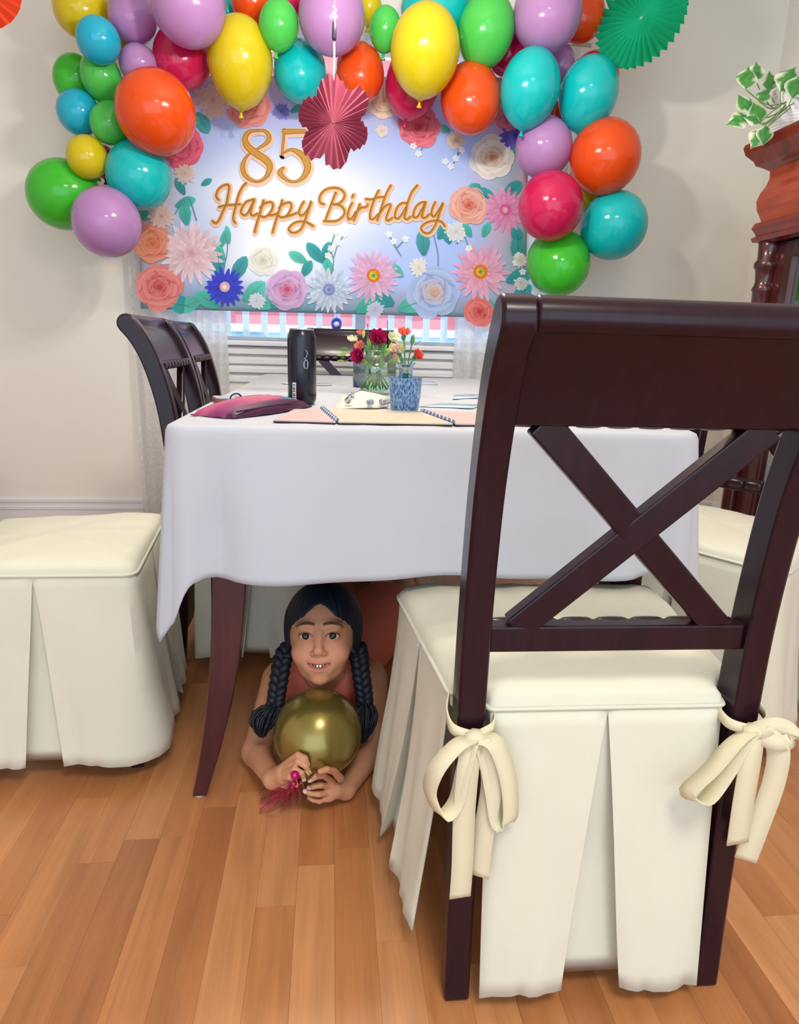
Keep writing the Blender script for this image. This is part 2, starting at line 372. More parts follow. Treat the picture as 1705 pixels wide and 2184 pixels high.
def skirt_mesh(path, pleats, z0, z1, flare, seed, lipw=.045, gap=.075):
    # path: list of (x, y, nx, ny) evenly spaced along the seam
    P = [Vector(p[:2]) for p in path]; L_ = [0]
    for a, c in zip(P, P[1:]): L_.append(L_[-1]+(c-a).length)
    tot = L_[-1]
    def ev(a):
        a = min(max(a, 0), tot)
        for i in range(len(P)-1):
            if L_[i] <= a <= L_[i+1]+1e-9:
                t = (a-L_[i])/max(L_[i+1]-L_[i], 1e-9); p = P[i].lerp(P[i+1], t)
                n_ = Vector(path[i][2:]).lerp(Vector(path[i+1][2:]), t).normalized(); return p, n_
    cols = []                                  # (arclength, pleat index or -1, side, kind)
    st = .017; k = int(tot/st); base = [tot*i/k for i in range(k+1)]
    for a in base:
        if all(abs(a-p) > .012 for p in pleats): cols.append((a, 0, 0))
    for p in pleats:
        cols += [(p-.0005, -1, 0), (p-.0004, -1, 1), (p+.0004, 1, 1), (p+.0005, 1, 0)]
    cols.sort(key=lambda c: c[0])
    rows = []; nr = 16
    for i in range(nr+1):
        t = i/nr; r = []
        for a, side, inner in cols:
            sh = 0
            for p in pleats:
                d = a-p
                if abs(d) < .13: sh += math.copysign(1, d)*gap/2*(t**.9)*(1-abs(d)/.13)
            p, n_ = ev(a+sh)
            if a+sh < 0 or a+sh > tot: p = p+Vector((-n_.y, n_.x))*0
            tng = Vector((n_.y, -n_.x))
            off = flare*(t**1.2)+(.0035+.004*t)*nz(a*26+seed, t*1.3, seed)*min(1, t*4)
            ed = min(1, min(abs(a-q) for q in pleats)/.05) if pleats else 1
            off += (1-ed)*.004*t
            if inner:
                off -= .024*min(1, t*2.0)+.003
                p = p-tng*(side*-1)*0
                # fold runs back under the lip
                q, _n = ev(a+sh+side*lipw*.6*min(1, t*3)); p = q
            p = p+n_*off
            r.append((p.x, p.y, z0+(z1-z0)*t+.004*math.sin(a*19+seed)*t))
        rows.append(r)
    return rows
def resample(poly, norms=None, step=.006):
    P = [Vector(p) for p in poly]; out = []
    for a, c in zip(P, P[1:]):
        n_ = max(1, int((c-a).length/step))
        for i in range(n_): out.append(a.lerp(c, i/n_))
    out.append(P[-1]); res = []
    for i, p in enumerate(out):
        t = (out[min(i+3, len(out)-1)]-out[max(i-3, 0)]).normalized(); res.append((p.x, p.y, t.y*NS, -t.x*NS))
    return res
NS = -1
def round_poly(pts, r, n=5):
    out = []; m_ = len(pts)
    for i, p in enumerate(pts):
        if i in (0, m_-1): out.append(Vector(p)); continue
        p = Vector(p); a = (Vector(pts[i-1])-p).normalized(); c = (Vector(pts[i+1])-p).normalized()
        for k in range(n+1):
            t = k/n; out.append((p+a*r)*(1-t)**2+p*2*t*(1-t)+(p+c*r)*t*t)
    return out
def ribbon(b, pts, wv, width, n=5, twist=0):
    P = smoothpath(pts, n); rows = []; wv = Vector(wv)
    for i, p in enumerate(P):
        t = Vector(P[min(i+1, len(P)-1)]-P[max(i-1, 0)]).normalized(); w = wv-t*wv.dot(t); w = w.normalized() if w.length > .05 else t.orthogonal().normalized()
        if twist: w = Quaternion(t, twist*i/len(P)) @ w
        rows.append([Vector(p)-w*width/2, Vector(p), Vector(p)+w*width/2])
    b.grid(rows)
def bow(parent, sx, variant):
    # tied just under the seat around the back post; sx = side of the chair
    px, py, pz = sx*.183, -.232, .425
    root = MB(); w = .026
    def g(x, y, z): return (px+x, py+y, pz+z)
    root.lathe([(0, -.012), (.009, -.01), (.012, 0), (.009, .01), (0, .012)], 10, g(0, -.006, -.002), (1, 0, .2))
    k = root.build('tie_knot', M_TIE, parent, smooth=True)
    wr = MB()
    ribbon(wr, [g(-.005, -.004, 0), g(-.026, .006, .004), g(-.030, .03, .012), g(-.022, .062, .02)], (0, .2, 1), .014)
    ribbon(wr, [g(.005, -.004, 0), g(.026, .006, .006), g(.030, .03, .012), g(.022, .062, .02)], (0, .2, 1), .014)
    wr.build('tie_band', M_TIE, parent, smooth=True, solid=.0015)
    l1 = MB(); l2 = MB(); t1 = MB(); t2 = MB()
    if variant == 0:
        ribbon(l1, [g(-.004, -.008, 0), g(-.026, -.020, -.004), g(-.050, -.028, -.030), g(-.056, -.022, -.066), g(-.040, -.026, -.098), g(-.022, -.020, -.085), g(-.014, -.016, -.045), g(-.004, -.009, -.002)], (.45, -.75, .1), w)
        ribbon(l2, [g(.004, -.008, 0), g(.026, -.014, -.008), g(.044, -.018, -.055), g(.050, -.020, -.112), g(.036, -.016, -.118), g(.026, -.012, -.07), g(.014, -.010, -.02), g(.004, -.008, -.004)], (.85, .45, .0), w)
        ribbon(t1, [g(-.003, -.010, -.004), g(-.008, -.017, -.03), g(-.010, -.019, -.10), g(-.008, -.018, -.18), g(-.008, -.016, -.235)], (1, .12, .1), w+.003)
        ribbon(t2, [g(.006, -.009, -.004), g(.018, -.014, -.03), g(.024, -.014, -.07), g(.018, -.014, -.14), g(.016, -.013, -.205)], (.9, -.4, .2), w+.001)
    else:
        ribbon(l1, [g(-.004, -.008, 0), g(-.030, -.018, -.010), g(-.058, -.022, -.045), g(-.086, -.024, -.078), g(-.066, -.030, -.086), g(-.040, -.022, -.058), g(-.018, -.014, -.02), g(-.004, -.008, -.004)], (.35, -.8, .35), w)
        ribbon(l2, [g(.004, -.008, 0), g(.022, -.012, .010), g(.044, -.012, .004), g(.050, -.016, -.008), g(.030, -.018, -.012), g(.008, -.010, -.004)], (.3, .2, .9), w-.004)
        ribbon(t1, [g(-.002, -.010, -.004), g(-.004, -.018, -.03), g(-.004, -.020, -.10), g(0, -.018, -.165)], (1, .1, .1), w+.006)
        ribbon(t2, [g(.010, -.010, -.002), g(.032, -.016, -.02), g(.036, -.016, -.07), g(.026, -.016, -.14), g(.018, -.015, -.195)], (.95, -.3, .1), w+.002)
    for n_, q in (('tie_loop', l1), ('tie_loop', l2), ('tie_tail', t1), ('tie_tail', t2)): q.build(n_, M_TIE, parent, smooth=True, solid=.0016)
def make_chair(name, label):
    t = thing(name, label, 'chair', group='mahogany chairs with cream seat covers around the table')
    for sx in (-1, 1):
        MB().prism(PROF, sx*.202, sx*.166, 'x').build('back_post', M_WOOD, t, bevel=.004, smooth='auto')
        MB().lathe([(.011, -.0005), (.013, .002), (.013, .005)], 12, (sx*.184, -.222, 0)).build('glide', M_GLIDE, t)
        lg = MB(); lg.bar((sx*.205, .165, .40), (sx*.21, .170, 0.0), .042, .042, w2=.026, d2=.026); lg.build('front_leg', M_WOOD, t, bevel=.003)
    # crest: follows the sweep of the posts, rolled top
    zs = [.816, .84, .862, .885, .905, .922]; f_, k_ = [], []
    for z in zs: y = post_at(z); f_.append((y+.012, z)); k_.append((y-.012, z))
    ye, ze = post_at(.922), .922
    cap = [(ye-.006+.020*math.cos(.15*PI+PI*1.15*k/10), ze+.006+.020*math.sin(.15*PI+PI*1.15*k/10)) for k in range(11)]
    MB().prism(f_+cap+k_[::-1], -.167, .167, 'x').build('crest_rail', M_WOOD, t, bevel=.003, smooth='auto')
    def beads(zc, n, y0, rad, nm):
        b = MB(); w = .332/n
        for i in range(n):
            xc = -.166+w*(i+.5)
            b.lathe([(rad*.72, -w*.5), (rad*.95, -w*.34), (rad, -w*.1), (rad, w*.12), (rad*.95, w*.34), (rad*.72, w*.5)], 12, (xc, y0, zc), (1, 0, 0))
        b.build(nm, M_WOOD, t, smooth=True)
    beads(.824, 9, post_at(.82)+.014, .0125, 'beaded_moulding')
    zr = .545; MB().box((-.167, post_at(zr)-.013, .527), (.167, post_at(zr)+.012, .562)).build('lower_rail', M_WOOD, t, bevel=.003)
    beads(.549, 7, post_at(zr)+.012, .0145, 'beaded_moulding')
    for sx in (-1, 1):
        b = MB(); ya, yb = post_at(.812), post_at(.565); e = .004 if sx > 0 else 0
        a = Vector((-sx*.133, ya, .820)); c = Vector((sx*.133, yb, .556)); b.bar(a, c, .036, .022-e, (0, 1, 0)); b.build('cross_bar', M_WOOD, t, bevel=.0025)
    # seat cover
    out = round_poly([(-.158, -.208), (.158, -.208)], .01)
    poly = [(-.158, -.206), (.158, -.206), (.164, -.172), (.203, -.166), (.247, .198), (-.247, .198), (-.203, -.166), (-.164, -.172)]
    rp = []; n = len(poly)
    for i in range(n):
        p = Vector(poly[i]); a = (Vector(poly[i-1])-p); c = (Vector(poly[(i+1) % n])-p); r = .034 if i in (4, 5) else .008
        for k in range(5):
            u = k/4; rp.append((p+a.normalized()*r)*(1-u)**2+p*2*u*(1-u)+(p+c.normalized()*r)*u*u)
    dense = []
    for a, c in zip(rp, rp[1:]+rp[:1]):
        q = max(1, int((c-a).length/.02))
        for i in range(q): dense.append(a.lerp(c, i/q))
    cen = Vector((0, .0)); rows = []
    for sc_, z in ((.985, .420), (1.0, .436), (1.008, .446), (.995, .456), (.965, .4635), (.90, .468), (.78, .4715), (.6, .474), (.4, .4755), (.2, .476), (.02, .476)):
        r = []
        for i, p in enumerate(dense):
            q = cen+(p-cen)*sc_; w = .0026*nz(q.x*26, q.y*20, sc_*4)*(1 if sc_ < .99 else .5)
            r.append((q.x, q.y, z+w))
        rows.append(r)
    b = MB(); b.grid(rows, closed=True); k = len(b.v); q = len(dense); b.f.append(tuple(range(k-q, k))); b.m.append(0); cv = b.build('seat_cover', M_COVER, t, smooth=True)
    pp = MB(); pp.tube([(p.x*1.012, p.y*1.012+0*p.x, .4445) for p in dense+[dense[0]]], .0032, 6, cap=False); pp.build('piping', M_COVER, cv, smooth=True)
    side = round_poly([(-.203, -.160), (-.247, .198), (.247, .198), (.203, -.160)], .035)
    sp = resample(side); tot = sum((Vector(a[:2])-Vector(c[:2])).length for a, c in zip(sp, sp[1:])); ls = .33
    rows = skirt_mesh(sp, [.17, tot/2, tot-.17], .442, .045, .040, 1.3)
    b = MB(); b.grid(rows); b.build('skirt', M_COVER, t, smooth='auto', solid=.0022)
    bp = resample([(.157, -.207), (-.157, -.207)]); rows = skirt_mesh(bp, [.157], .442, .030, .052, 4.1, gap=.085)
    b = MB(); b.grid(rows); b.build('back_skirt', M_COVER, t, smooth='auto', solid=.0022)
    bow(t, -1, 0); bow(t, 1, 1)
    return t
chair0 = make_chair('dining_chair', 'nearest mahogany chair seen from behind, cross-bar back and tied cream cover')
chair0.location = (.367, .945, 0); chair0.rotation_euler.z = math.radians(-1)
def put(label, x, y, deg, sc=None):
    c = copy_tree(chair0); c['label'] = label; c.location = (x, y, 0); c.rotation_euler = (0, 0, math.radians(deg)); c.scale = sc or (1, 1, 1); return c
put('covered chair cut by the left edge, its cream pleated skirt facing the camera', -.60, 1.445, -84, (.86, 1.0, 1.0))
put('left-side mahogany chair pushed under the table, nearer of the two scrolled backs', -.205, 1.93, -90, (.95, 1, 1))
put('left-side mahogany chair pushed under the table, farther of the two scrolled backs', -.235, 2.465, -90, (.92, 1, 1))
put('mahogany chair at the far end of the table in front of the window', .085, 2.675, 180, (.95, 1, 1))
put('right-side mahogany chair turned towards the table, beside the display cabinet', .99, 1.54, 123.5)

# ================================================================== TABLE
TX0, TX1, TY0, TY1, TZ = -.262, .648, 1.105, 2.77, .752
tb = thing('dining_table', 'mahogany dining table with tapered splayed legs under the white cloth', 'table', (0, 0, 0))
pl = [(TX0+.03, TY0), (TX1-.03, TY0), (TX1, TY0+.03), (TX1, TY1-.03), (TX1-.03, TY1), (TX0+.03, TY1), (TX0, TY1-.03), (TX0, TY0+.03)]
MB().prism(pl, TZ-.03, TZ, 'z').build('table_top', M_WOODT, tb, bevel=.004)
MB().box((TX0+.07, TY0+.07, TZ-.11), (TX1-.07, TY1-.07, TZ-.03)).build('apron', M_WOODT, tb)
for sx, cx in ((-1, TX0+.078), (1, TX1-.078)):
    for sy, cy in ((-1, TY0+.072), (1, TY1-.072)):
        rows = []
        for p in smoothpath([(cx, cy, .72, .064), (cx, cy, .56, .064), (cx+sx*.002, cy, .44, .062), (cx+sx*.018, cy+sy*.002, .28, .052), (cx+sx*.048, cy-sy*.0, .12, .038), (cx+sx*.078, cy-sy*.002, .004, .027)], 4):
            h = p[3]/2; rows.append([(p[0]-h, p[1]-h, p[2]), (p[0]+h, p[1]-h, p[2]), (p[0]+h, p[1]+h, p[2]), (p[0]-h, p[1]+h, p[2])])
        b = MB(); b.grid(rows, closed=True); b.f.append((3, 2, 1, 0)); b.m.append(0); k = len(b.v); b.f.append((k-4, k-3, k-2, k-1)); b.m.append(0)
        b.build('leg', M_WOODT, tb, bevel=.003, smooth='auto')
        MB().lathe([(.012, 0), (.014, .002), (.013, .005)], 12, (cx+sx*.078, cy-sy*.002, 0)).build('glide', M_GLIDE, tb)
# tablecloth: rounded outline, hanging sides, deeper pointed corners
def cloth():
    x0, x1, y0, y1, r = TX0-.006, TX1+.006, TY0-.006, TY1+.006, .035
    pts = []
    cs = [(x0+r, y0+r, PI), (x1-r, y0+r, 1.5*PI), (x1-r, y1-r, 0), (x0+r, y1-r, .5*PI)]
    for cx, cy, a0 in cs:
        for k in range(13):
            a = a0+k/12*PI/2; pts.append((cx+r*math.cos(a), cy+r*math.sin(a), math.cos(a), math.sin(a), abs(k-6)/6, True))
    full = []
    for i in range(len(pts)):
        a, c = pts[i], pts[(i+1) % len(pts)]; d = math.hypot(a[0]-c[0], a[1]-c[1]); q = max(1, int(d/.018))
        for k in range(q):
            t = k/q; full.append(tuple(a[j]*(1-t)+c[j]*t for j in range(4)))
    corners = [(x0, y0), (x1, y0), (x1, y1), (x0, y1)]
    rows = []; n = len(full)
    top = TZ+.006
    for sc_ in (0.02, .3, .6, .8, .92, .975):
        rows.append([((x0+x1)/2+(p[0]-(x0+x1)/2)*sc_, (y0+y1)/2+(p[1]-(y0+y1)/2)*sc_, top+.0012*nz(p[0]*20*sc_, p[1]*14*sc_)) for p in full])
    rows.append([(p[0]-p[2]*.004, p[1]-p[3]*.004, top) for p in full])
    rows.append([(p[0]+p[2]*.003, p[1]+p[3]*.003, top-.003) for p in full])
    rows.append([(p[0]+p[2]*.007, p[1]+p[3]*.007, top-.011) for p in full])
    nr = 22
    for i in range(1, nr+1):
        t = i/nr; r_ = []
        for k, p in enumerate(full):
            dc = min(math.hypot(p[0]-c[0], p[1]-c[1]) for c in corners); sw = abs(p[2])
            e = min(1, max(0, (dc-.07)/.20)); lng = 1-e*e*(3-2*e)                # the flap lies on the long side
            g = .80*lng if sw > .75 else math.exp(-(dc/.019)**2)*.95
            tip = math.exp(-(dc/.022)**2)
            ln = .262+.115*g+.045*tip
            off = .007+t*(.012+.008*math.sin(p[0]*9+p[1]*7.3))+.005*t*math.sin(p[0]*31+p[1]*27)*(1-g)
            off += t*(.026*lng*(1 if sw > .75 else .35)+.004*tip)
            fo_ = math.exp(-((dc-.075)/.028)**2)*(1 if sw < .4 else 0); off -= .022*min(1, t*1.6)*fo_
            r_.append((p[0]+p[2]*off, p[1]+p[3]*off, top-.011-(ln-.011)*t+.005*math.sin(p[0]*13+p[1]*5)*t))
        rows.append(r_)
    b = MB(); b.grid(rows, closed=True)
    return b.build('tablecloth', M_CLOTH, smooth=True, solid=.0014)
tag(cloth(), 'plain white tablecloth draped over the dining table with pointed corners', 'tablecloth')
TT = TZ+.0075     # top of the cloth

# ================================================================== BANNER (flat printed cloth)
BNY = 3.11
M_BAN = mat('banner_cloth', (.8, .8, .8), .7, attr='Col', translucent=.35)
M_PRINT = mat('banner_print', (.8, .8, .8), .7, attr='Col', translucent=.25)
def bp(x, y, d=0.0):                       # banner plane, d = how far proud of it
    p = at(x, y, BNY); return Vector((p.x, BNY-d, p.z))
bl, br, tl_, tr_ = bp(300, 658), bp(1122, 680), bp(292, 160), bp(1130, 165)
banner = thing('birthday_banner', 'floral banner reading 85 Happy Birthday hung across the window', 'banner', (0, 0, 0))
def mixc(a, c, t): return tuple(a[i]*(1-t)+c[i]*t for i in range(3))
cW, cB, cP, cG = srgb('#ffffff'), srgb('#bcd3fa'), srgb('#e9b3bf'), srgb('#7fc0bd')
def bgcol(u, v, x, y):
    w = math.exp(-(((x-620)/190)**2+((y-430)/130)**2)); w2 = math.exp(-(((x-560)/130)**2+((y-560)/70)**2)); w = min(1, w+.7*w2+.25*math.exp(-((y-400)/70)**2))
    c = mixc(cB, cW, w)
    c = mixc(c, srgb('#c9cdf0'), max(0, min(1, (320-y)/160))*.7)
    e = max(0, min(1, max((390-x)/90, (x-985)/110, (y-590)/80)))
    c = mixc(c, mixc(cP, cG, .35+.35*math.sin(x*.05+y*.03)), e*.75)
    c = mixc(c, srgb('#3f9fb4'), max(0, min(1, (y-600)/60))*.6)
    return mixc(c, cP, max(0, min(1, (285-y)/110))*.45)
rows = []; cols = []
for j in range(41):
    r = []
    for i in range(71):
        u, v = i/70, j/40
        p = (tl_*(1-u)+tr_*u)*(1-v)+(bl*(1-u)+br*u)*v
        px = 292+(1126-292)*u; py = 162+(668-162)*v
        cre = .0012*max(0, 1-abs((u*8) % 1-.5)*14)+.0010*max(0, 1-abs((v*5) % 1-.5)*12)
        r.append((p.x, BNY+.003+cre, p.z)); cols.append(bgcol(u, v, px, py))
    rows.append(r)
b = MB(); b.grid(rows, list(cols)); b.build('banner_cloth', M_BAN, banner, smooth=True, colors=True, solid=.001)
def petal(b, cx, cy, ang, ln, wd, c0, c1, d, tip=.5, r0=0.0):
    ca, sa = math.cos(ang), math.sin(ang); vs = []; cs = []
    prof = [(0, .25), (.25, .75), (.5, 1), (.75, .85), (.92, .45)] if tip < .6 else [(0, .4), (.3, .9), (.6, 1), (.85, .75), (.97, .35)]
    L_, R_ = [], []
    for t, w in prof:
        for s, lst in ((1, L_), (-1, R_)):
            lx = r0+ln*t; ly = s*wd*w/2; lst.append((cx+ca*lx-sa*ly, cy-(sa*lx+ca*ly), t))
    ring = L_+[(cx+ca*(r0+ln), cy-sa*(r0+ln), 1)]+R_[::-1]
    vs = [bp(x, y, d) for x, y, t in ring]; cs = [mixc(c0, c1, t) for x, y, t in ring]
    mid = bp(cx+ca*(r0+ln*.5), cy-sa*(r0+ln*.5), d+.0001); n = len(vs)
    b.add(vs+[mid], [(i, (i+1) % n, n) for i in range(n)], cs+[mixc(c0, c1, .35)])
def disc(b, cx, cy, r, c, d, n=14, sq=1, c2=None):
    vs = [bp(cx+r*math.cos(2*PI*k/n), cy+r*sq*math.sin(2*PI*k/n), d) for k in range(n)]
    b.add(vs+[bp(cx, cy, d)], [(k, (k+1) % n, n) for k in range(n)], [c2 or c]*n+[c])
def lit(c, k): return tuple(min(1, x*k) for x in c)
def dahlia(cx, cy, r, dark, light, centre=None, npt=18, lay=5, seed=0, ys=1):
    b = MB(); rr = random.Random(seed); d = .0034
    for l in range(lay):
        f = 1-l/(lay+.6); n = max(8, int(npt*(.55+.45*f)))
        for k in range(n):
            a = 2*PI*(k+.5*(l % 2))/n+rr.uniform(-.06, .06); ln = r*f*rr.uniform(.9, 1.05); w = 2*PI*r*f/n*.62
            k0 = rr.uniform(.85, 1.08)
            petal(b, cx, cy, a, ln*.98, w, lit(dark, k0), lit(light, k0), d+k*.000004)
        d += .00035
    if centre:
        disc(b, cx, cy, r*.24, srgb(centre[0]), d, 16, c2=srgb(centre[0])); disc(b, cx, cy, r*.15, srgb(centre[1]), d+.0003, 14); disc(b, cx, cy, r*.07, srgb(centre[2]), d+.0006, 10)
        for k in range(20):
            a = k*2.4; q = r*(.12+.1*((k*7) % 5)/5); disc(b, cx+q*math.cos(a), cy+q*math.sin(a), r*.022, lit(srgb(centre[0]), .75), d+.0008, 6)
    return b.build('printed_dahlia', M_PRINT, banner, colors=True, recalc=False)
def rose(cx, cy, r, dark, light, core, seed=0, ys=.95):
    b = MB(); rr = random.Random(seed); d = .0034
    for k in range(7):
        a = k*2*PI/7+rr.uniform(-.15, .15); petal(b, cx, cy, a, r*rr.uniform(.93, 1.06), r*.98, dark, lit(light, rr.uniform(.93, 1.05)), d+k*.00001, .9)
    d += .0004
    R_ = r*.80
    for l in range(6):                     # overlapping crescents winding inwards
        n = (5, 5, 4, 4, 3, 2)[l]
        for k in range(n):
            a0 = k*2*PI/n+l*.9+rr.uniform(-.3, .3); sp = 2*PI/n*rr.uniform(1.15, 1.6); c1 = mixc(light, core, l/8); c0 = mixc(dark, core, l/5)
            q = R_*rr.uniform(.86, 1.10); ox, oy = rr.uniform(-.06, .06)*r, rr.uniform(-.05, .05)*r; vs = []; cs = []
            for i in range(9):
                t = i/8; a = a0+(t-.5)*sp; th = q*rr.uniform(.42, .5)*math.sin(PI*t)**.6
                for rad, cc in ((q, lit(c1, 1.08)), (q-th*.35, c1), (q-th, lit(c0, .88))):
                    vs.append(bp(cx+ox+rad*math.cos(a), cy+oy-rad*math.sin(a)*ys, d)); cs.append(cc)
            b.add(vs, [(i*3+j, i*3+j+1, i*3+j+4, i*3+j+3) for i in range(8) for j in range(2)], cs); d += .00004
        disc(b, cx, cy, R_*.55, lit(mixc(dark, core, .2+l/7), .9), d, 18, ys); d += .0001
        R_ *= .74
    return b.build('printed_rose', M_PRINT, banner, colors=True, recalc=False)
def pom(cx, cy, r, dark, light, seed=0):
    b = MB(); rr = random.Random(seed); d = .0034
    for l in range(4):
        f = 1-l*.23
        for k in range(14):
            petal(b, cx, cy, 2*PI*k/14+l*.3+rr.uniform(-.1, .1), r*f*rr.uniform(.8, 1.05), r*f*.34, lit(dark, rr.uniform(.85, 1.1)), light, d+k*.00001)
        d += .0003
    return b.build('printed_pompom', M_PRINT, banner, colors=True, recalc=False)
def leaf(cx, cy, ang, ln, wd, c='#2f9f94', d=.0032):
    b = MB(); c0 = srgb(c); petal(b, cx, cy, math.radians(ang), ln, wd, lit(c0, .75), lit(c0, 1.15), d)
    ca, sa = math.cos(math.radians(ang)), math.sin(math.radians(ang))
    petal(b, cx, cy, math.radians(ang), ln*.96, wd*.06, lit(c0, .6), lit(c0, .8), d+.0003)
    return b.build('printed_leaf', M_PRINT, banner, colors=True, recalc=False)
def stroke(b, pts, wid, col, d, n=6, dx=0, dy=0, caps=True):
    P = smoothpath([(*p, (wid if len(p) < 3 else 0)) if len(p) < 3 else p for p in pts], n); Ls, Rs = [], []
    for i, p in enumerate(P):
        a = P[max(i-1, 0)]; c = P[min(i+1, len(P)-1)]; t = np.array([c[0]-a[0], c[1]-a[1]]); L_ = np.linalg.norm(t); t = t/L_ if L_ > 1e-6 else np.array([1, 0]); w = p[2]/2
        Ls.append(bp(p[0]-t[1]*w+dx, p[1]+t[0]*w+dy, d+i*1e-6)); Rs.append(bp(p[0]+t[1]*w+dx, p[1]-t[0]*w+dy, d+i*1e-6))
    n_ = len(P); b.add(Ls+Rs, [(i, i+1, n_+i+1, n_+i) for i in range(n_-1)], col)
    if caps:
        for p in (P[0], P[-1]): disc(b, p[0]+dx, p[1]+dy, p[2]/2, col, d, 8)
# foliage first, then blooms
for a in [(495, 600, 60, 62, 30), (470, 600, 95, 70, 26), (520, 640, 40, 60, 34), (545, 655, 20, 50, 30), (470, 655, 150, 60, 34), (430, 640, 200, 60, 34), (412, 655, 170, 50, 40),
          (690, 560, 130, 55, 26), (690, 555, 70, 42, 22), (705, 600, 100, 50, 24), (655, 560, 150, 45, 22), (645, 590, 60, 40, 22), (850, 660, 20, 70, 40), (840, 650, 150, 60, 36),
          (600, 655, 150, 40, 30), (760, 665, 30, 60, 34), (905, 545, 95, 56, 30), (860, 590, 140, 40, 24), (935, 510, 60, 40, 24), (960, 520, 110, 40, 22), (1005, 505, 120, 34, 18), (1030, 505, 65, 34, 18),
          (1060, 440, 140, 60, 34), (1025, 395, 200, 30, 20), (960, 280, 160, 28, 18), (1010, 285, 120, 28, 18), (420, 240, -60, 52, 30), (405, 250, -20, 40, 24), (385, 400, 60, 36, 18), (395, 415, 120, 40, 18),
          (405, 385, 95, 40, 14), (430, 395, 30, 26, 14), (375, 440, 20, 46, 24), (345, 440, 160, 40, 26), (400, 480, 100, 50, 26), (315, 470, 120, 36, 26), (1080, 600, 20, 60, 34), (1105, 560, 90, 60, 34),
          (1095, 640, 40, 50, 32), (1110, 520, 110, 40, 26), (1060, 660, 160, 50, 30), (960, 655, 170, 60, 36), (325, 655, 30, 40, 30), (480, 555, 120, 46, 18), (490, 520, 100, 40, 14), (470, 530, 70, 46, 16),
          (1085, 330, 60, 40, 26), (1075, 420, 40, 50, 30), (620, 240, 30, 30, 16), (830, 215, 200, 30, 18), (870, 245, 220, 26, 16)]:
    leaf(*a[:5], c=random.Random(a[0]*7+a[1]).choice(('#4fc4b6', '#3aabb0', '#5fcfc0', '#46a8ac')))
tw = MB()
for p in ([(700, 610), (712, 560), (706, 530), (716, 495)], [(712, 550), (722, 520), (735, 500)], [(480, 640), (478, 580), (486, 530), (480, 500)], [(930, 600), (935, 550), (925, 500)], [(975, 520), (985, 490), (1000, 530)],
          [(375, 455), (400, 420), (420, 470)], [(985, 300), (972, 340), (962, 355)], [(972, 335), (985, 320)], [(850, 270), (870, 300), (880, 310)], [(905, 310), (895, 325)], [(855, 545), (840, 520), (830, 500)], [(845, 530), (865, 510)]):
    stroke(tw, p, 2.2, srgb('#6f8f95'), .0033)
for x, y in [(716, 495), (735, 500), (706, 530), (724, 518), (962, 355), (973, 338), (985, 320), (882, 312), (893, 328), (830, 500), (865, 510), (1000, 530), (950, 345), (700, 545), (840, 515), (1100, 560), (1110, 600), (1115, 580), (1105, 545)]:
    for k in range(5): petal(tw, x, y, k*1.257+x, 8, 6, srgb('#e8f4f4'), srgb('#ffffff'), .0036)
tw.build('printed_sprigs', M_PRINT, banner, colors=True, recalc=False)['kind'] = 'stuff'
S = srgb
pom(345, 462, 30, S('#d9a9a4'), S('#f3dcd6'), 1); pom(548, 642, 20, S('#b9c6de'), S('#edf3fb'), 2); pom(893, 570, 22, S('#dcd6d2'), S('#f5f3ee'), 3); pom(972, 495, 26, S('#c9cfd9'), S('#f2f5f6'), 4)
pom(455, 215, 44, S('#dcae9c'), S('#f4e0d6'), 5); pom(600, 238, 21, S('#5a4fc0'), S('#9aa0ea'), 6); pom(815, 280, 16, S('#dcc9bd'), S('#f5efe6'), 7); pom(1110, 555, 18, S('#c9c6c2'), S('#f0ece6'), 8); pom(1112, 605, 18, S('#b9c0c6'), S('#e6eaec'), 9); pom(800, 660, 22, S('#aeb4dc'), S('#d9dcf4'), 10); pom(395, 370, 26, S('#d8b8ae'), S('#f0e0da'), 11)
pom(1100, 290, 36, S('#4634b0'), S('#7a6ee0'), 12)
rose(326, 520, 44, S('#e2705c'), S('#f2a48c'), S('#e98a5a'), 1); rose(340, 612, 52, S('#d85f66'), S('#f29a98'), S('#cf4f55'), 2); rose(530, 225, 50, S('#dc5f62'), S('#f4a3a0'), S('#d24f55'), 3)
rose(388, 312, 50, S('#d22f63'), S('#f0708f'), S('#c22455'), 4); rose(894, 272, 46, S('#e0486f'), S('#f78a9c'), S('#d33a60'), 5); rose(820, 215, 42, S('#e2b99c'), S('#f6e3d6'), S('#e0a878'), 6)
rose(1050, 335, 50, S('#d9cfc6'), S('#f7f3ec'), S('#dd8f4a'), 7); rose(1000, 438, 44, S('#e2897c'), S('#f7c2b4'), S('#e0644f'), 8); rose(562, 556, 34, S('#dfe3de'), S('#f8faf4'), S('#e6e2cf'), 9)
rose(612, 618, 46, S('#b78ad2'), S('#e2bfe8'), S('#e0557c'), 10); rose(925, 622, 58, S('#8ea8e6'), S('#b9d0f5'), S('#e9b98e'), 11); rose(1022, 665, 34, S('#d9444c'), S('#f08a88'), S('#c83a40'), 12); rose(1085, 255, 30, S('#e0567c'), S('#f49ab0'), S('#d0446c'), 13); rose(972, 300, 20, S('#d8c4b6'), S('#f4e8de'), S('#d8b8a4'), 14)
dahlia(408, 540, 72, S('#e3a2b6'), S('#f6e6ec'), None, 20, 6, 3); dahlia(480, 612, 46, S('#1c1ec0'), S('#4a58ec'), ('#f3c0c8', '#f7e3e3', '#ffffff'), 18, 5, 4)
dahlia(702, 618, 54, S('#7fa0e2'), S('#e6f2fb'), ('#8f9fd8', '#a9b4e6', '#7a86c6'), 20, 6, 5); dahlia(797, 588, 62, S('#dc8fc4'), S('#ecc9ea'), ('#e88a2a', '#e6d23c', '#5aa85a'), 20, 4, 6)
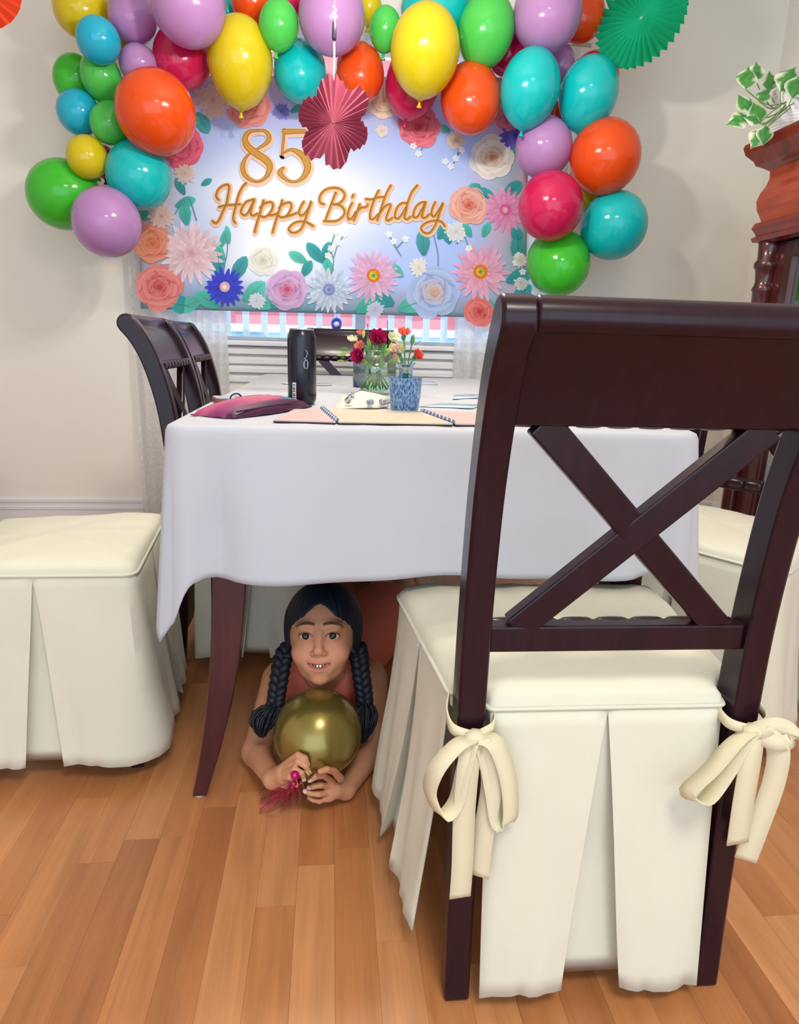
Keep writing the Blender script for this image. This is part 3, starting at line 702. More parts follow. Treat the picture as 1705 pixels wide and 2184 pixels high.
dahlia(1078, 448, 52, S('#dd6fb0'), S('#f3b0d8'), ('#e86aa8', '#f3a0c0', '#f6d0d8'), 18, 5, 7); dahlia(1025, 580, 66, S('#e486a8'), S('#f0c0da'), ('#e8862a', '#e9c23c', '#6aa85a'), 20, 4, 8)
# lettering
GOLD, GOLDL, GLOW = S('#a9762f'), S('#dca648'), S('#f8d3b8')
def c4(p): return [(440+a[0]/3.279, 160+a[1]/3.279, *( [a[2]/3.279] if len(a) > 2 else [])) for a in p]
D8 = c4([(355, 390, 12), (300, 400, 26), (272, 445, 34), (290, 500, 44), (350, 550, 46), (410, 590, 46), (445, 635, 40), (430, 700, 26), (380, 742, 16), (330, 742, 16), (275, 705, 26), (256, 640, 28), (285, 570, 14), (350, 525, 10), (425, 475, 24), (440, 430, 28), (410, 393, 18), (355, 390, 12)])
D5 = [c4([(545, 398, 34), (620, 396, 30), (690, 396, 26)]), c4([(545, 385, 12), (540, 470, 14), (530, 556, 12)]), c4([(530, 556, 10), (585, 525, 16), (640, 540, 32), (690, 585, 46), (710, 650, 44), (680, 715, 30), (625, 748, 14), (570, 738, 16), (530, 705, 26), (515, 680, 30), (540, 650, 14)])]
HAP = [[(240,370),(215,345),(205,300),(230,230),(290,175),(360,155),(385,190),(370,300),(345,430),(300,520),(260,620),(220,680),(185,695),(150,660)],[(240,470),(330,445),(430,440),(540,430)],[(620,135),(570,190),(520,290),(490,400),(470,480),(445,590),(445,650),(470,695)],
 [(735,360),(680,375),(620,400),(570,470),(550,540),(580,580),(630,570),(690,470),(735,370),(700,470),(685,560),(720,590),(780,560)],[(865,375),(840,470),(800,600),(765,720),(740,820)],[(820,480),(880,420),(960,400),(995,430),(985,500),(930,580),(870,610),(815,590)],[(930,585),(1000,580),(1050,560)],
 [(1125,375),(1100,470),(1055,600),(1020,720),(990,825)],[(1085,480),(1140,430),(1220,405),(1255,440),(1240,510),(1190,590),(1120,615),(1070,590)],[(1190,600),(1260,580),(1330,550)],
 [(1425,395),(1380,480),(1360,550),(1390,590),(1440,560),(1490,490),(1535,390),(1500,490),(1450,640),(1400,760),(1330,820),(1260,825),(1220,790),(1230,750),(1300,690),(1400,670),(1480,690),(1560,735)]]
BIR = [[(270,240),(230,340),(190,450),(145,570)],[(120,385),(80,370),(65,320),(90,250),(160,195),(260,180),(340,205),(380,260),(360,330),(290,385),(225,385)],[(270,385),(340,410),(380,470),(365,530),(290,590),(200,600),(120,595)],[(475,370),(440,440),(420,520),(430,575),(480,550),(520,480)],[(490,265),(475,300)],
 [(570,385),(545,460),(520,530),(495,590)],[(545,470),(590,430),(650,420),(670,385)],[(805,215),(760,310),(720,420),(700,510),(705,570),(750,565),(800,510)],[(645,320),(720,325),(800,300),(880,295)],[(960,150),(910,240),(860,370),(830,470),(790,590)],[(830,490),(880,420),(940,385),(955,410),(920,500),(900,570),(930,590),(980,555)],
 [(1160,375),(1110,370),(1050,410),(1015,490),(1015,550),(1050,565),(1100,510),(1150,420)],[(1290,150),(1220,240),(1170,370),(1150,470),(1130,550),(1160,575),(1210,540)],[(1395,360),(1340,365),(1280,410),(1245,490),(1245,545),(1290,545),(1340,470),(1395,365),(1365,470),(1350,545),(1390,555),(1440,510)],
 [(1515,360),(1480,440),(1470,510),(1500,540),(1550,480),(1615,370),(1580,470),(1550,560),(1510,660),(1450,740),(1390,745),(1345,710),(1350,660),(1420,610),(1530,590),(1600,610),(1635,660)]]
words = [[(430+x/6.558, 370+y/6.558) for x, y in s] for s in HAP], [[(670+x/5.879, 370+y/5.879) for x, y in s] for s in BIR]
for nm, strokes in (('printed_word', words[0]), ('printed_word', words[1])):
    b = MB()
    for i, s in enumerate(strokes): stroke(b, s, 13, GLOW, .0036+i*.00001, dx=2, dy=2)
    for i, s in enumerate(strokes): stroke(b, s, 6.4, GOLDL, .0040+i*.00001, dx=1.2, dy=.8)
    for i, s in enumerate(strokes): stroke(b, s, 3.0, GOLD, .0044+i*.00001)
    b.build(nm, M_PRINT, banner, colors=True, recalc=False)
for strokes in ([D8], D5):
    b = MB()
    for s in strokes: stroke(b, [(x, y, w+11) for x, y, w in s], 0, GLOW, .0036, dx=2, dy=3)
    for i, s in enumerate(strokes): stroke(b, [(x, y, w+1.5) for x, y, w in s], 0, GOLD, .0041+i*.0001)
    for i, s in enumerate(strokes): stroke(b, [(x, y, max(1, w-1.8)) for x, y, w in s], 0, GOLDL, .0046+i*.0001)
    b.build('printed_numeral', M_PRINT, banner, colors=True, recalc=False)

# ================================================================== BALLOONS
BC = dict(y='#e4d020', c='#22c0e4', t='#10ccd0', l='#c493cf', p='#d8235f', g='#55d45c', G='#48d038', o='#f0571a')
BN = dict(y='yellow', c='sky blue', t='turquoise', l='lavender', p='hot pink', g='light green', G='bright green', o='orange')
BMAT = {k: mat('balloon_'+v, BC[k], .16, coat=.35, coat_rough=.05, translucent=.28, spec=.5) for k, v in BN.items()}
BAL = [  # x, y, rx, ry, colour, depth, what sets it apart
 (178, 14, 58, 72, 'y', 2.98, 'yellow balloon at the top left of the arch above a sky blue one'),
 (210, 86, 45, 44, 'c', 2.86, 'small sky blue balloon overlapping the top left yellow balloon'),
 (283, 36, 50, 60, 'l', 2.92, 'lavender balloon between the top left yellow balloon and a big lavender one'),
 (402, 12, 78, 78, 'l', 2.80, 'largest lavender balloon at the top edge above the hot pink and yellow balloons'),
 (296, 138, 40, 38, 'l', 2.92, 'small lavender balloon just above the large orange balloon on the left'),
 (390, 120, 60, 78, 'p', 2.95, 'hot pink balloon between the large orange and the upper left yellow balloon'),
 (513, 132, 68, 86, 'y', 2.85, 'tall yellow balloon left of the turquoise one above the printed 85'),
 (162, 172, 45, 50, 'G', 3.00, 'shaded green balloon half hidden behind a light green one on the left'),
 (216, 165, 42, 48, 'g', 2.88, 'light green balloon directly below the small sky blue one'),
 (168, 240, 44, 46, 'c', 2.93, 'sky blue balloon on the left rim between two light green ones'),
 (236, 262, 41, 49, 'g', 2.87, 'light green balloon touching the left side of the large orange balloon'),
 (333, 240, 83, 82, 'o', 2.84, 'large round orange balloon on the left of the arch'),
 (186, 335, 42, 45, 'y', 2.86, 'small yellow balloon on the left between green ones'),
 (296, 374, 67, 71, 't', 2.84, 'turquoise balloon under the large orange balloon on the left'),
 (135, 415, 74, 70, 'G', 2.94, 'big green balloon at the far lower left lying on its side'),
 (228, 474, 70, 75, 'l', 2.80, 'lowest lavender balloon at the left end of the arch'),
 (222, 345, 26, 54, 'p', 3.00, 'hot pink balloon mostly hidden behind the small yellow one on the left'),
 (262, 98, 26, 40, 'y', 3.03, 'yellow balloon peeping out behind the two lavender ones at left'),
 (538, 4, 45, 46, 'o', 2.96, 'orange balloon cut by the top edge left of a small light green one'),
 (595, 53, 42, 48, 'g', 2.84, 'light green balloon between the upper yellow and centre lavender balloons'),
 (640, 152, 57, 78, 't', 2.92, 'turquoise balloon behind the red paper fan'),
 (708, 34, 71, 84, 'l', 2.82, 'large lavender balloon at top centre behind the fan string'),
 (768, 155, 52, 74, 'o', 2.94, 'orange balloon right of the red paper fan'),
 (788, 15, 26, 58, 'y', 3.02, 'yellow balloon peeping out right of the centre lavender balloon'),
 (822, 62, 34, 42, 'g', 2.90, 'smallest light green balloon at top centre right'),
 (907, 108, 74, 86, 'y', 2.78, 'biggest yellow balloon right of centre'),
 (930, 20, 75, 66, 't', 2.95, 'turquoise balloon behind the biggest yellow one at the top edge'),
 (880, 178, 58, 67, 'p', 2.95, 'hot pink balloon hanging below the biggest yellow balloon'),
 (1037, 65, 60, 70, 'g', 2.84, 'light green balloon between the biggest yellow and right lavender balloons'),
 (1004, 210, 64, 83, 'o', 2.84, 'tall orange balloon hanging over the printed white rose'),
 (1168, 28, 73, 90, 'l', 2.82, 'large lavender balloon at the top right of the arch'),
 (1242, 33, 48, 88, 'o', 2.97, 'orange balloon behind the top right lavender balloon beside the green fan'),
 (1082, 112, 42, 62, 'p', 3.00, 'hot pink balloon hidden behind the light green one at upper right'),
 (1131, 188, 63, 76, 't', 2.83, 'turquoise balloon left of its twin on the right side of the arch'),
 (1195, 138, 30, 46, 'l', 2.99, 'lavender balloon wedged above the pair of turquoise ones'),
 (1270, 165, 49, 52, 'p', 2.98, 'hot pink balloon peeping out over the right turquoise one'),
 (1255, 200, 62, 72, 't', 2.82, 'turquoise balloon at the right rim below the green fan'),
 (1182, 245, 26, 26, 'o', 3.02, 'orange balloon glimpsed between the twin turquoise ones'),
 (1160, 314, 60, 64, 'l', 2.85, 'lavender balloon beside the printed white rose on the right'),
 (1291, 335, 74, 77, 'o', 2.82, 'large orange balloon on the right rim of the arch'),
 (1175, 440, 68, 72, 'p', 2.83, 'large hot pink balloon near the right end of the arch'),
 (1245, 402, 42, 50, 'y', 3.00, 'yellow balloon hidden behind the orange and hot pink ones at right'),
 (1309, 481, 70, 69, 't', 2.85, 'turquoise balloon at the lower right end of the arch'),
 (1191, 560, 66, 77, 'G', 2.88, 'bright green balloon at the very right end above the near chair'),
 (618, 2, 32, 28, 'p', 3.00, 'hot pink balloon glimpsed behind the centre lavender one at the top'),
 (487, 22, 20, 30, 't', 3.04, 'turquoise balloon glimpsed above the tall yellow one'),
]
def balloon_prof(n=22):
    pr = []
    for i in range(n+1):
        a = PI*i/n; r = math.sin(a); z = -math.cos(a)            # z=-1 is the neck end
        if z < 0: r *= (1-.09*(-z)**2.2); z *= 1.05
        pr.append((max(r, .0 if i in (0, n) else .02), z))
    pr[0] = (.035, -1.09); return pr
BP = balloon_prof()
bal_pos = []
for x, y, rx, ry, c, Y, lab in BAL:
    p = at(x, y, Y); k = (p-Vector((0, 0, CAMZ))).dot(CF)/FPX; bal_pos.append([p, k*rx, k*ry])
for it in range(60):                                              # let touching balloons slide apart in depth
    for i in range(len(BAL)):
        for j in range(i):
            (p, a, b_), (q, c_, d_) = bal_pos[i], bal_pos[j]; gap = (p-q).length-.46*(a+b_+c_+d_)*.98
            if gap < 0:
                s = .10*gap; f, k = (i, j) if BAL[i][5] < BAL[j][5] else (j, i)
                for w, sg in ((f, 1), (k, -1)):
                    P, A_, B_ = bal_pos[w]; ny = min(max(P.y+sg*s, 2.62), 3.085-.5*(A_+B_)*.93); sc = ny/P.y
                    C0 = Vector((0, 0, CAMZ)); bal_pos[w] = [C0+(P-C0)*sc, A_*sc, B_*sc]
for (x, y, rx, ry, c, Y, lab), (p, a, b_) in zip(BAL, bal_pos):
    cxa, cya = 700, 330
    dirx, diry = cxa-x, cya-y; L_ = math.hypot(dirx, diry)
    rr = random.Random(int(x*3+y))
    neck = (CR*(rr.uniform(-.25, .25))+CU*(-.9 if ry > rx*1.08 and rr.random() < .3 else .9)+CF*rr.uniform(.3, .75)).normalized()
    if lab.startswith('big green'): neck = (CR*.9+CU*.25-CF*.2).normalized()
    if lab.startswith('lowest lavender'): neck = (CR*-.1+CU*.8+CF*.7).normalized()
    q = Vector((0, 0, -1)).rotation_difference(neck)
    rad = (a+b_)/2
    bz = min(max(b_, a*.95), a*1.25) if not lab.startswith('big green') else a
    ax = a
    if lab.startswith('big green'): ax = b_
    b = MB(); b.lathe([(r*ax, z*bz) for r, z in BP], 28)
    o = b.build('balloon', BMAT[c], smooth=True); o.location = p; o.rotation_mode = 'QUATERNION'; o.rotation_quaternion = q
    tag(o, lab, 'balloon', 'balloons of the garland arch')
    kb = MB(); kb.lathe([(.006, -1.12*bz+.004), (.005, -1.12*bz-.004), (.011, -1.12*bz-.013), (.010, -1.12*bz-.015), (.0, -1.12*bz-.010)], 12)
    kb.build('knot', BMAT[c], o, smooth=True)

# ================================================================== PAPER FANS
def fan(name, label, cen, outline, npl, mt, normal, amp, spin=0, sy=1):
    root = thing(name, label, 'paper fan', cen)
    nrm = Vector(normal).normalized(); xa = Vector((0, 0, 1)).cross(nrm).normalized()*-1; ya = nrm.cross(xa)*-1
    if ya.z < 0: ya = -ya
    b = MB(); n = npl*2; rows = []
    for f in (.03, .35, .7, 1.0):
        r = []
        for k in range(n):
            a = 2*PI*k/n; R_ = outline(a)*f; off = amp*(1 if k % 2 else -1)*min(1, f*1.2)
            r.append(xa*(R_*math.cos(a+spin))+ya*(R_*math.sin(a+spin))+nrm*(off*(.25+.75*f)))
        rows.append(r)
    b.grid(rows, closed=True); b.build('pleated_paper', mt, root, solid=.0008)
    d = MB(); d.lathe([(0, -.001), (outline(0)*.06, 0), (0, .001)], 14, nrm*-amp, nrm); d.build('centre', mt, root)
    return root
RF = [(91,350),(115.5,255),(126,336),(143,318),(154,277),(168,194),(187,247),(206,262),(226,244),(237,209),(255,301),(265,326),(280,294),(284,227),(298,306),(313,301),(327,257),(340,176),(355,231),(370,241),(399,245),(417,202),(429,267),(441,324),(451,350)]
FY = 1.88; fc = at(710, 262, FY); fk = (fc-Vector((0, 0, CAMZ))).dot(CF)/FPX/3.279
def rf(a):
    d = math.degrees(a) % 360
    if d < 91: d += 360
    for (a0, r0), (a1, r1) in zip(RF, RF[1:]):
        if a0 <= d <= a1: return (r0+(r1-r0)*(d-a0)/(a1-a0))*fk
    return 300*fk
def rose_fan_out(a): return rf(a)
red = fan('paper_fan', 'dusty red flower-shaped pleated paper fan hanging in front of the banner', fc, rf, 36, mat('red_paper', '#984058', .7, translucent=.15), (.05, -1, .25), .0075)
st = at(712, 160, FY)-fc; s2 = at(713, 88, FY)-fc; s3 = at(714, 42, FY)-fc; s4 = at(714, 20, FY)-fc
M_STR = mat('white_string', '#e8e2e2', .8)
MB().tube([st-Vector((0, 0, .012)), st, (st+s2)/2+Vector((.001, 0, 0)), s2], .0022, 8).build('string', M_STR, red, smooth=True)
MB().tube([s2, s2+(s3-s2)*.15, s2+(s3-s2)*.85, s3], [.003, .0062, .0055, .0025], 10).build('swivel', mat('dark_swivel', '#4a4a58', .35, metal=.6), red, smooth=True)
kn = MB(); kn.tube(smoothpath([s3, s3+Vector((.006, 0, .008)), s3+Vector((-.006, 0, .012)), s3+Vector((.005, 0, .02)), s3+Vector((-.004, 0, .028)), s4], 4), .0018, 6); kn.tube([s4, s4+Vector((0, 0, .45))], .0008, 5); kn.build('thread', M_STR, red, smooth=True)
gc = at(1368, 38, 2.80); gk = (gc-Vector((0, 0, CAMZ))).dot(CF)/FPX
def go(a): return gk*93*(1+.06*abs(math.sin(a*17)))
gf = fan('paper_fan', 'emerald green round pleated paper fan with scalloped edge at the upper right', gc, go, 34, mat('green_paper', '#10c08c', .7, translucent=.15), (-1.0, -1, .12), .026, spin=.3)
MB().tube([(0, 0, .2), (0, 0, .37)], .001, 5).build('thread', M_STR, gf)
oc2 = at(-58, -38, 2.4)
of = fan('paper_fan', 'orange-red paper fan whose tip shows in the top left corner', oc2, lambda a: .125*(1+.04*abs(math.sin(a*12))), 24, mat('orange_paper', '#e0441e', .7, translucent=.15), (.3, -1, .1), .008)
MB().tube([(0, 0, .1), (0, 0, .45)], .001, 5).build('thread', M_STR, of)

# ================================================================== DISPLAY CABINET on the right wall
CXF, CYF, CYN = 1.53, 2.35, 1.25       # front face, far end, near end
cab = thing('display_cabinet', 'dark cherry display cabinet with turned columns and glass door at the right', 'cabinet', (0, 0, 0))
MB().box((CXF+.03, CYN+.025, .10), (RX-.005, CYN+.05, 1.29)).build('side_panel', M_CAB, cab); MB().box((CXF+.03, CYF-.05, .10), (RX-.005, CYF-.025, 1.29)).build('side_panel', M_CAB, cab)
MB().box((RX-.02, CYN+.06, .10), (RX-.005, CYF-.06, 1.29)).build('back_panel', M_CABD, cab)
MB().box((CXF-.01, CYN, 0), (RX-.005, CYF, .10)).build('plinth', M_CAB, cab, bevel=.006)
for y0 in (CYF-.10, CYN+.03): MB().box((CXF+.022, y0, .10), (CXF+.06, y0+.07, 1.29)).build('corner_post', M_CABD, cab)
for z in (.52, .95): MB().box((CXF+.06, CYN+.06, z), (RX-.02, CYF-.06, z+.015)).build('shelf', M_CABD, cab)
for y in (CYF-.012, CYN+.012):
    b = MB(); b.lathe([(.030, .10), (.032, .13), (.026, .16), (.022, .2), (.028, .7), (.026, 1.03), (.029, 1.11), (.033, 1.12), (.029, 1.13), (.026, 1.145), (.030, 1.185), (.036, 1.195), (.036, 1.21), (.029, 1.22), (.031, 1.26), (.034, 1.29)], 24, (CXF+.012, y, 0))
    b.v = [(CXF+.012+(p[0]-CXF-.012)*1.2, y+(p[1]-y)*1.2, p[2]) for p in b.v]
    b.build('column', M_CABD, cab, smooth=True)
# cornice: lower moulding, swelling frieze, flaring top
def run(name, prof, mt, e0=0, e1=0):     # profile (out, z) carried along the front and the far end
    rows = []
    for d, z in prof: z -= .068; rows.append([(RX-.005, CYF+d, z), (CXF-d, CYF+d, z), (CXF-d, CYN-d, z), (RX-.005, CYN-d, z)])
    b = MB(); b.grid(rows); return b.build(name, mt, cab, solid=.004)
run('lower_moulding', [(.0, 1.345), (.03, 1.35), (.034, 1.362), (.024, 1.37), (.030, 1.385), (.036, 1.395), (.030, 1.41), (.015, 1.415)], M_CAB)
run('frieze', [(.015, 1.412), (.020, 1.43), (.030, 1.455), (.034, 1.485), (.028, 1.51), (.018, 1.53), (.012, 1.555), (.014, 1.585)], mat('cabinet_frieze', '#a8452a', .35, coat=.5, var=.2, vscale=5, stretch=(10, 1.5, 10)))
run('cornice', [(.014, 1.580), (.030, 1.592), (.048, 1.602), (.055, 1.618), (.075, 1.640), (.082, 1.662), (.080, 1.672), (-.05, 1.674), (-.2, 1.674)], M_CAB)
MB().box((CXF-.06, CYN-.06, 1.588), (RX-.005, CYF+.06, 1.604)).build('top_board', M_CAB, cab)
dr = MB()
yA, yB = CYN+.085, CYF-.085; zA, zB = .12, 1.277; w = .055
for lo, hi in (((CXF+.02, yA, zA), (CXF+.045, yA+w, zB)), ((CXF+.02, yB-w, zA), (CXF+.045, yB, zB)), ((CXF+.02, yA+w, zA), (CXF+.045, yB-w, zA+w)), ((CXF+.02, yA+w, zB-w), (CXF+.045, yB-w, zB))): dr.box(lo, hi)
door = dr.build('door', M_CABD, cab, bevel=.006)
MB().box((CXF+.030, yA+w, zA+w), (CXF+.034, yB-w, zB-w)).build('glass_pane', pane_mat('cabinet_glass', .72, (.55, .6, .58)), door)
bd = MB()
for lo, hi in (((CXF+.012, yA+w-.012, zA+w-.012), (CXF+.024, yA+w, zB-w+.012)), ((CXF+.012, yB-w, zA+w-.012), (CXF+.024, yB-w+.012, zB-w+.012)), ((CXF+.012, yA+w, zB-w), (CXF+.024, yB-w, zB-w+.012)), ((CXF+.012, yA+w, zA+w-.012), (CXF+.024, yB-w, zA+w))): bd.box(lo, hi)
bd.build('door_bead', M_CABD, door)
bw = thing('porcelain_bowl', 'small white porcelain bowl on the shelf inside the display cabinet', 'bowl', (1.72, 2.12, .966))
MB().lathe([(.0, .004), (.028, 0), (.03, .006), (.052, .03), (.07, .06), (.066, .06), (.048, .032), (.02, .012), (0, .01)], 24).build('bowl', mat('porcelain', '#f2f2ee', .2, coat=.5), bw, smooth=True)

# potted plant on top
pc = atp = at(1690, 268, 2.30); potc = Vector((1.555, 2.335, 1.606))
plant = thing('potted_pothos', 'variegated trailing plant in a white ribbed pot on the cabinet', 'plant', potc)
pr = [(0, 0), (.066, 0), (.070, .006)]
for k in range(13): z = .012+k*.0098; r = .070+z*.06; pr += [(r, z), (r+.0025, z+.005)]
pr += [(.080, .146), (.074, .148), (.072, .13), (0, .128)]
MB().lathe(pr, 36).build('pot', mat('white_pot', '#eceaf0', .35), plant, smooth='auto')
MB().lathe([(0, .13), (.071, .131)], 20).build('soil', mat('soil', '#3a2b20', .95), plant)
def leaf3d(b, base, tipdir, up, ln, wd, seed):
    t = Vector(tipdir).normalized(); n_ = Vector(up); n_ = (n_-t*n_.dot(t)).normalized(); s = t.cross(n_); rows = []; cols = []; rr = random.Random(seed)
    prof = [0, .55, .92, 1, .86, .55, .2, 0]
    for i, w in enumerate(prof):
        u = i/7; r = []
        for k in range(-3, 4):
            v = k/3; p = Vector(base)+t*(ln*u)+s*(v*w*wd/2)+n_*(-.10*ln*u*u-.08*wd*(1-v*v)*w*-1); r.append(p)
            cols.append(S('#eef2dc') if abs(v)+rr.uniform(-.35, .35) > .72 else mixc(S('#2f8a3e'), S('#6fb05a'), rr.random()*.6))
        rows.append(r)
    b.grid(rows, cols)
M_LEAF = mat('variegated_leaf', (.3, .6, .3), .4, attr='Col', translucent=.25, coat=.2)
M_STEM = mat('green_stem', '#6f9a48', .6)
def P3(x, y, Y=2.30): return at(x, y, Y)-potc      # leaves around the pot
for i, (bx, by, dx, dy, ln, wd, dep, sx, sy) in enumerate([
    (1590, 190, .2, 1, .066, .05, 2.28, 1645, 225), (1600, 240, -.5, .9, .058, .048, 2.24, 1640, 250), (1612, 172, .1, 1, .055, .045, 2.32, 1650, 230), (1640, 195, .1, 1, .06, .044, 2.34, 1660, 225),
    (1622, 262, -.25, 1, .060, .052, 2.22, 1645, 240), (1600, 250, -1, -.25, .062, .05, 2.24, 1635, 262), (1665, 195, .5, .8, .085, .06, 2.30, 1670, 222), (1690, 210, .35, .9, .075, .055, 2.26, 1685, 225),
    (1630, 275, -.6, -.9, .058, .046, 2.20, 1640, 268), (1622, 262, -.7, .3, .045, .035, 2.21, 1640, 262), (1634, 268, -.1, -1, .05, .04, 2.19, 1642, 266), (1618, 215, .5, .5, .05, .04, 2.30, 1650, 232)]):
    b = MB(); base = P3(bx, by, dep); leaf3d(b, base, CR*dx+CU*dy, -CF+CU*.3, ln*1.25, wd*1.4, i); b.build('leaf', M_LEAF, plant, smooth=True, colors=True, recalc=False)
    s0 = P3(sx+20, 212, 2.33); s0.z = max(s0.z, .13)
    MB().tube(smoothpath([Vector((.02*math.sin(i), -.02*math.cos(i), .13)), P3(sx, sy, dep)*1.0, base], 5), .0018, 6).build('stem', M_STEM, plant, smooth=True)

# ================================================================== THINGS ON THE TABLE
def tz(x, y): return onz(x, y, TT)
# black drink can
c = tz(645, 861); can = thing('drink_can', 'tall black drink can on the white tablecloth', 'can', c)
MB().lathe([(.0, .002), (.026, .0), (.0285, .004), (.0315, .011), (.0315, .142), (.030, .149), (.0272, .157), (.0262, .159)], 32).build('can_body', mat('black_can', '#0d1526', .32, metal=.3, coat=.4), can, smooth='auto')
MB().lathe([(.0262, .159), (.0272, .161), (.0262, .1625), (.0245, .158), (0, .157)], 32).build('can_rim', mat('aluminium', '#b9bfc6', .3, metal=1), can, smooth=True)
def wrap(b, r, a0, a1, z0, z1, n=6):
    rows = [[(r*math.cos(a0+(a1-a0)*k/n), r*math.sin(a0+(a1-a0)*k/n), z) for k in range(n+1)] for z in (z0, z1)]; b.grid(rows)
b = MB(); wrap(b, .0318, -2.25, -1.95, .006, .048); b.build('barcode_label', mat('label_white', '#d8dce2', .5), can)
b = MB()
for k in range(8):
    a = -2.19; wrap(b, .0320, -2.20, -2.02, .010+k*.0045, .010+k*.0045+.0016+.0008*(k % 3), 3)
bc_ = b.build('barcode_bars', mat('label_black', '#14161c', .5), can); bc_['kind'] = 'stuff'
b = MB(); a0 = -1.28
def onc(u, z): return Vector((.0320*math.cos(a0+u/.032), .0320*math.sin(a0+u/.032), z))
for pth, w in (([(0, .118), (.004, .112), (.002, .104), (-.002, .1)], .0022), ([(-.004, .1), (.003, .096), (.005, .086), (.002, .078), (-.003, .082), (-.003, .092), (0, .097)], .003)):
    pp = smoothpath(pth, 5); b.grid([[onc(p[0]-w/2, p[1]), onc(p[0]+w/2, p[1])] for p in pp])
b.build('can_emblem', mat('emblem_grey', '#8f98a8', .4, metal=.4), can)
# zip pouch
p0, p1 = tz(470, 890), tz(628, 866); pm = (p0+p1)/2
pou = thing('zip_pouch', 'maroon patterned zip pouch lying at the near left of the table', 'pouch', pm)
dv = (p1-p0); dv.z = 0; Lp = dv.length; dv.normalize(); nv = Vector((-dv.y, dv.x, 0))
rows = []; cols = []
for i in range(19):
    u = i/18; r = []
    for k in range(13):
        v = k/12; w = .118*(.80+.2*math.sin(PI*u)); h = .027*(math.sin(PI*u)**.45)*(math.sin(PI*v)**.5)+.0015
        r.append(dv*((u-.5)*Lp*1.08)+nv*((v-.40)*w)+Vector((0, 0, h+.0012*nz(u*14, v*9))))
        base = mixc(S('#b4406e'), S('#7f2f66'), .5+.5*math.sin(u*7+v*5)); base = mixc(base, S('#c86a8a'), max(0, math.sin(v*11+u*6))*.6)
        if u > .68: base = mixc(S('#4a5f8f'), S('#3fae9a'), .5+.5*math.sin(v*14))
        if u > .86: base = S('#d85a6a')
        if .84 < u < .88: base = S('#241a3a')
        if v < .22: base = S('#4a1440')
        cols.append(base)
    rows.append(r)
b = MB(); b.grid(rows, cols); b.build('pouch_body', mat('pouch_fabric', (.4, .1, .2), .5, attr='Col', coat=.2), pou, smooth=True, colors=True, solid=.003)
MB().tube(smoothpath([dv*(-.02)+nv*.055+Vector((0, 0, .012)), dv*(-.015)+nv*.058+Vector((0, 0, .027)), dv*.01+nv*.058+Vector((0, 0, .030)), dv*.03+nv*.055+Vector((0, 0, .012))], 5), .0016, 6).build('wrist_loop', mat('black_cord', '#15131c', .6), pou, smooth=True)
MB().tube([dv*(-.5*Lp)+nv*-.035+Vector((0, 0, .012)), dv*(.30*Lp)+nv*-.042+Vector((0, 0, .016))], .0016, 6).build('zip', mat('zip_dark', '#2a1030', .4), pou)
# phone behind pouch
a_, b2 = tz(455, 857), tz(622, 856); ph = thing('phone', 'phone in a brown case lying behind the maroon pouch', 'phone', (a_+b2)/2)
dv2 = (b2-a_); L2 = dv2.length; ang = math.atan2(dv2.y, dv2.x); ph.rotation_euler.z = ang
def rrect(w, h, r, n=5):
    out = []
    for cx, cy, a0 in ((w/2-r, h/2-r, 0), (-w/2+r, h/2-r, PI/2), (-w/2+r, -h/2+r, PI), (w/2-r, -h/2+r, 1.5*PI)):
        for k in range(n+1): a = a0+PI/2*k/n; out.append((cx+r*math.cos(a), cy+r*math.sin(a)))
    return out
MB().prism(rrect(L2, .076, .012), 0, .010, 'z').build('case', mat('brown_case', '#7a4a48', .5), ph, bevel=.002)
MB().prism(rrect(L2-.006, .070, .010), .0101, .0108, 'z').build('screen', mat('phone_glass', '#b9d6e0', .08, coat=1), ph)
# open photo album with ring spine, three panels
ab = thing('photo_album', 'open album of pale pink pages lying at the near edge of the table', 'album', tz(800, 905))
def AB(x, y, z=0): p = tz(x, y)-ab.location; p.z = z; return p
def slab(name, quad, z0, z1, mt):
    b = MB(); vs = [Vector((q.x, q.y, z0)) for q in quad]+[Vector((q.x, q.y, z1)) for q in quad]; b.add(vs, [(0, 3, 2, 1), (4, 5, 6, 7), (0, 1, 5, 4), (1, 2, 6, 5), (2, 3, 7, 6), (3, 0, 4, 7)]); return b.build(name, mt, ab)
M_PG = mat('album_page', '#cfb4b2', .5, var=.06, vscale=18); M_PG2 = mat('album_page_cream', '#cdc2ac', .5, var=.05, vscale=18); M_CVR = mat('album_cover', '#23202a', .5)
L0, L1, Lf0, Lf1 = AB(583, 901), AB(716, 905), AB(628, 878), AB(684, 876)
R0, R1, Rf0, Rf1 = AB(722, 905), AB(966, 909), AB(690, 876), AB(896, 882)
X0, X1, Xf0, Xf1 = AB(972, 909), AB(1075, 911), AB(902, 881), AB(1010, 884)
for q in ((L0, L1, Lf1, Lf0), (R0, R1, Rf1, Rf0), (X0, X1, Xf1, Xf0)): slab('cover_board', q, 0, .0025, M_CVR)
slab('page', (L0, L1, Lf1, Lf0), .0026, .005, M_PG); slab('page', (R0, R1, Rf1, Rf0), .0026, .005, M_PG2); slab('page', (X0, X1, Xf1, Xf0), .0026, .005, M_PG)
for s0, s1 in ((AB(719, 905), AB(687, 876)), (AB(969, 909), AB(899, 881.5))):
    for k in range(9):
        q = s0.lerp(s1, (k+.5)/9); MB().lathe([(.0045, -.0016), (.0058, 0), (.0045, .0016)], 10, q+Vector((0, 0, .005)), (s1-s0).normalized()).build('ring', mat('ring_steel', '#7f8ea6', .3, metal=.8), ab, smooth=True)
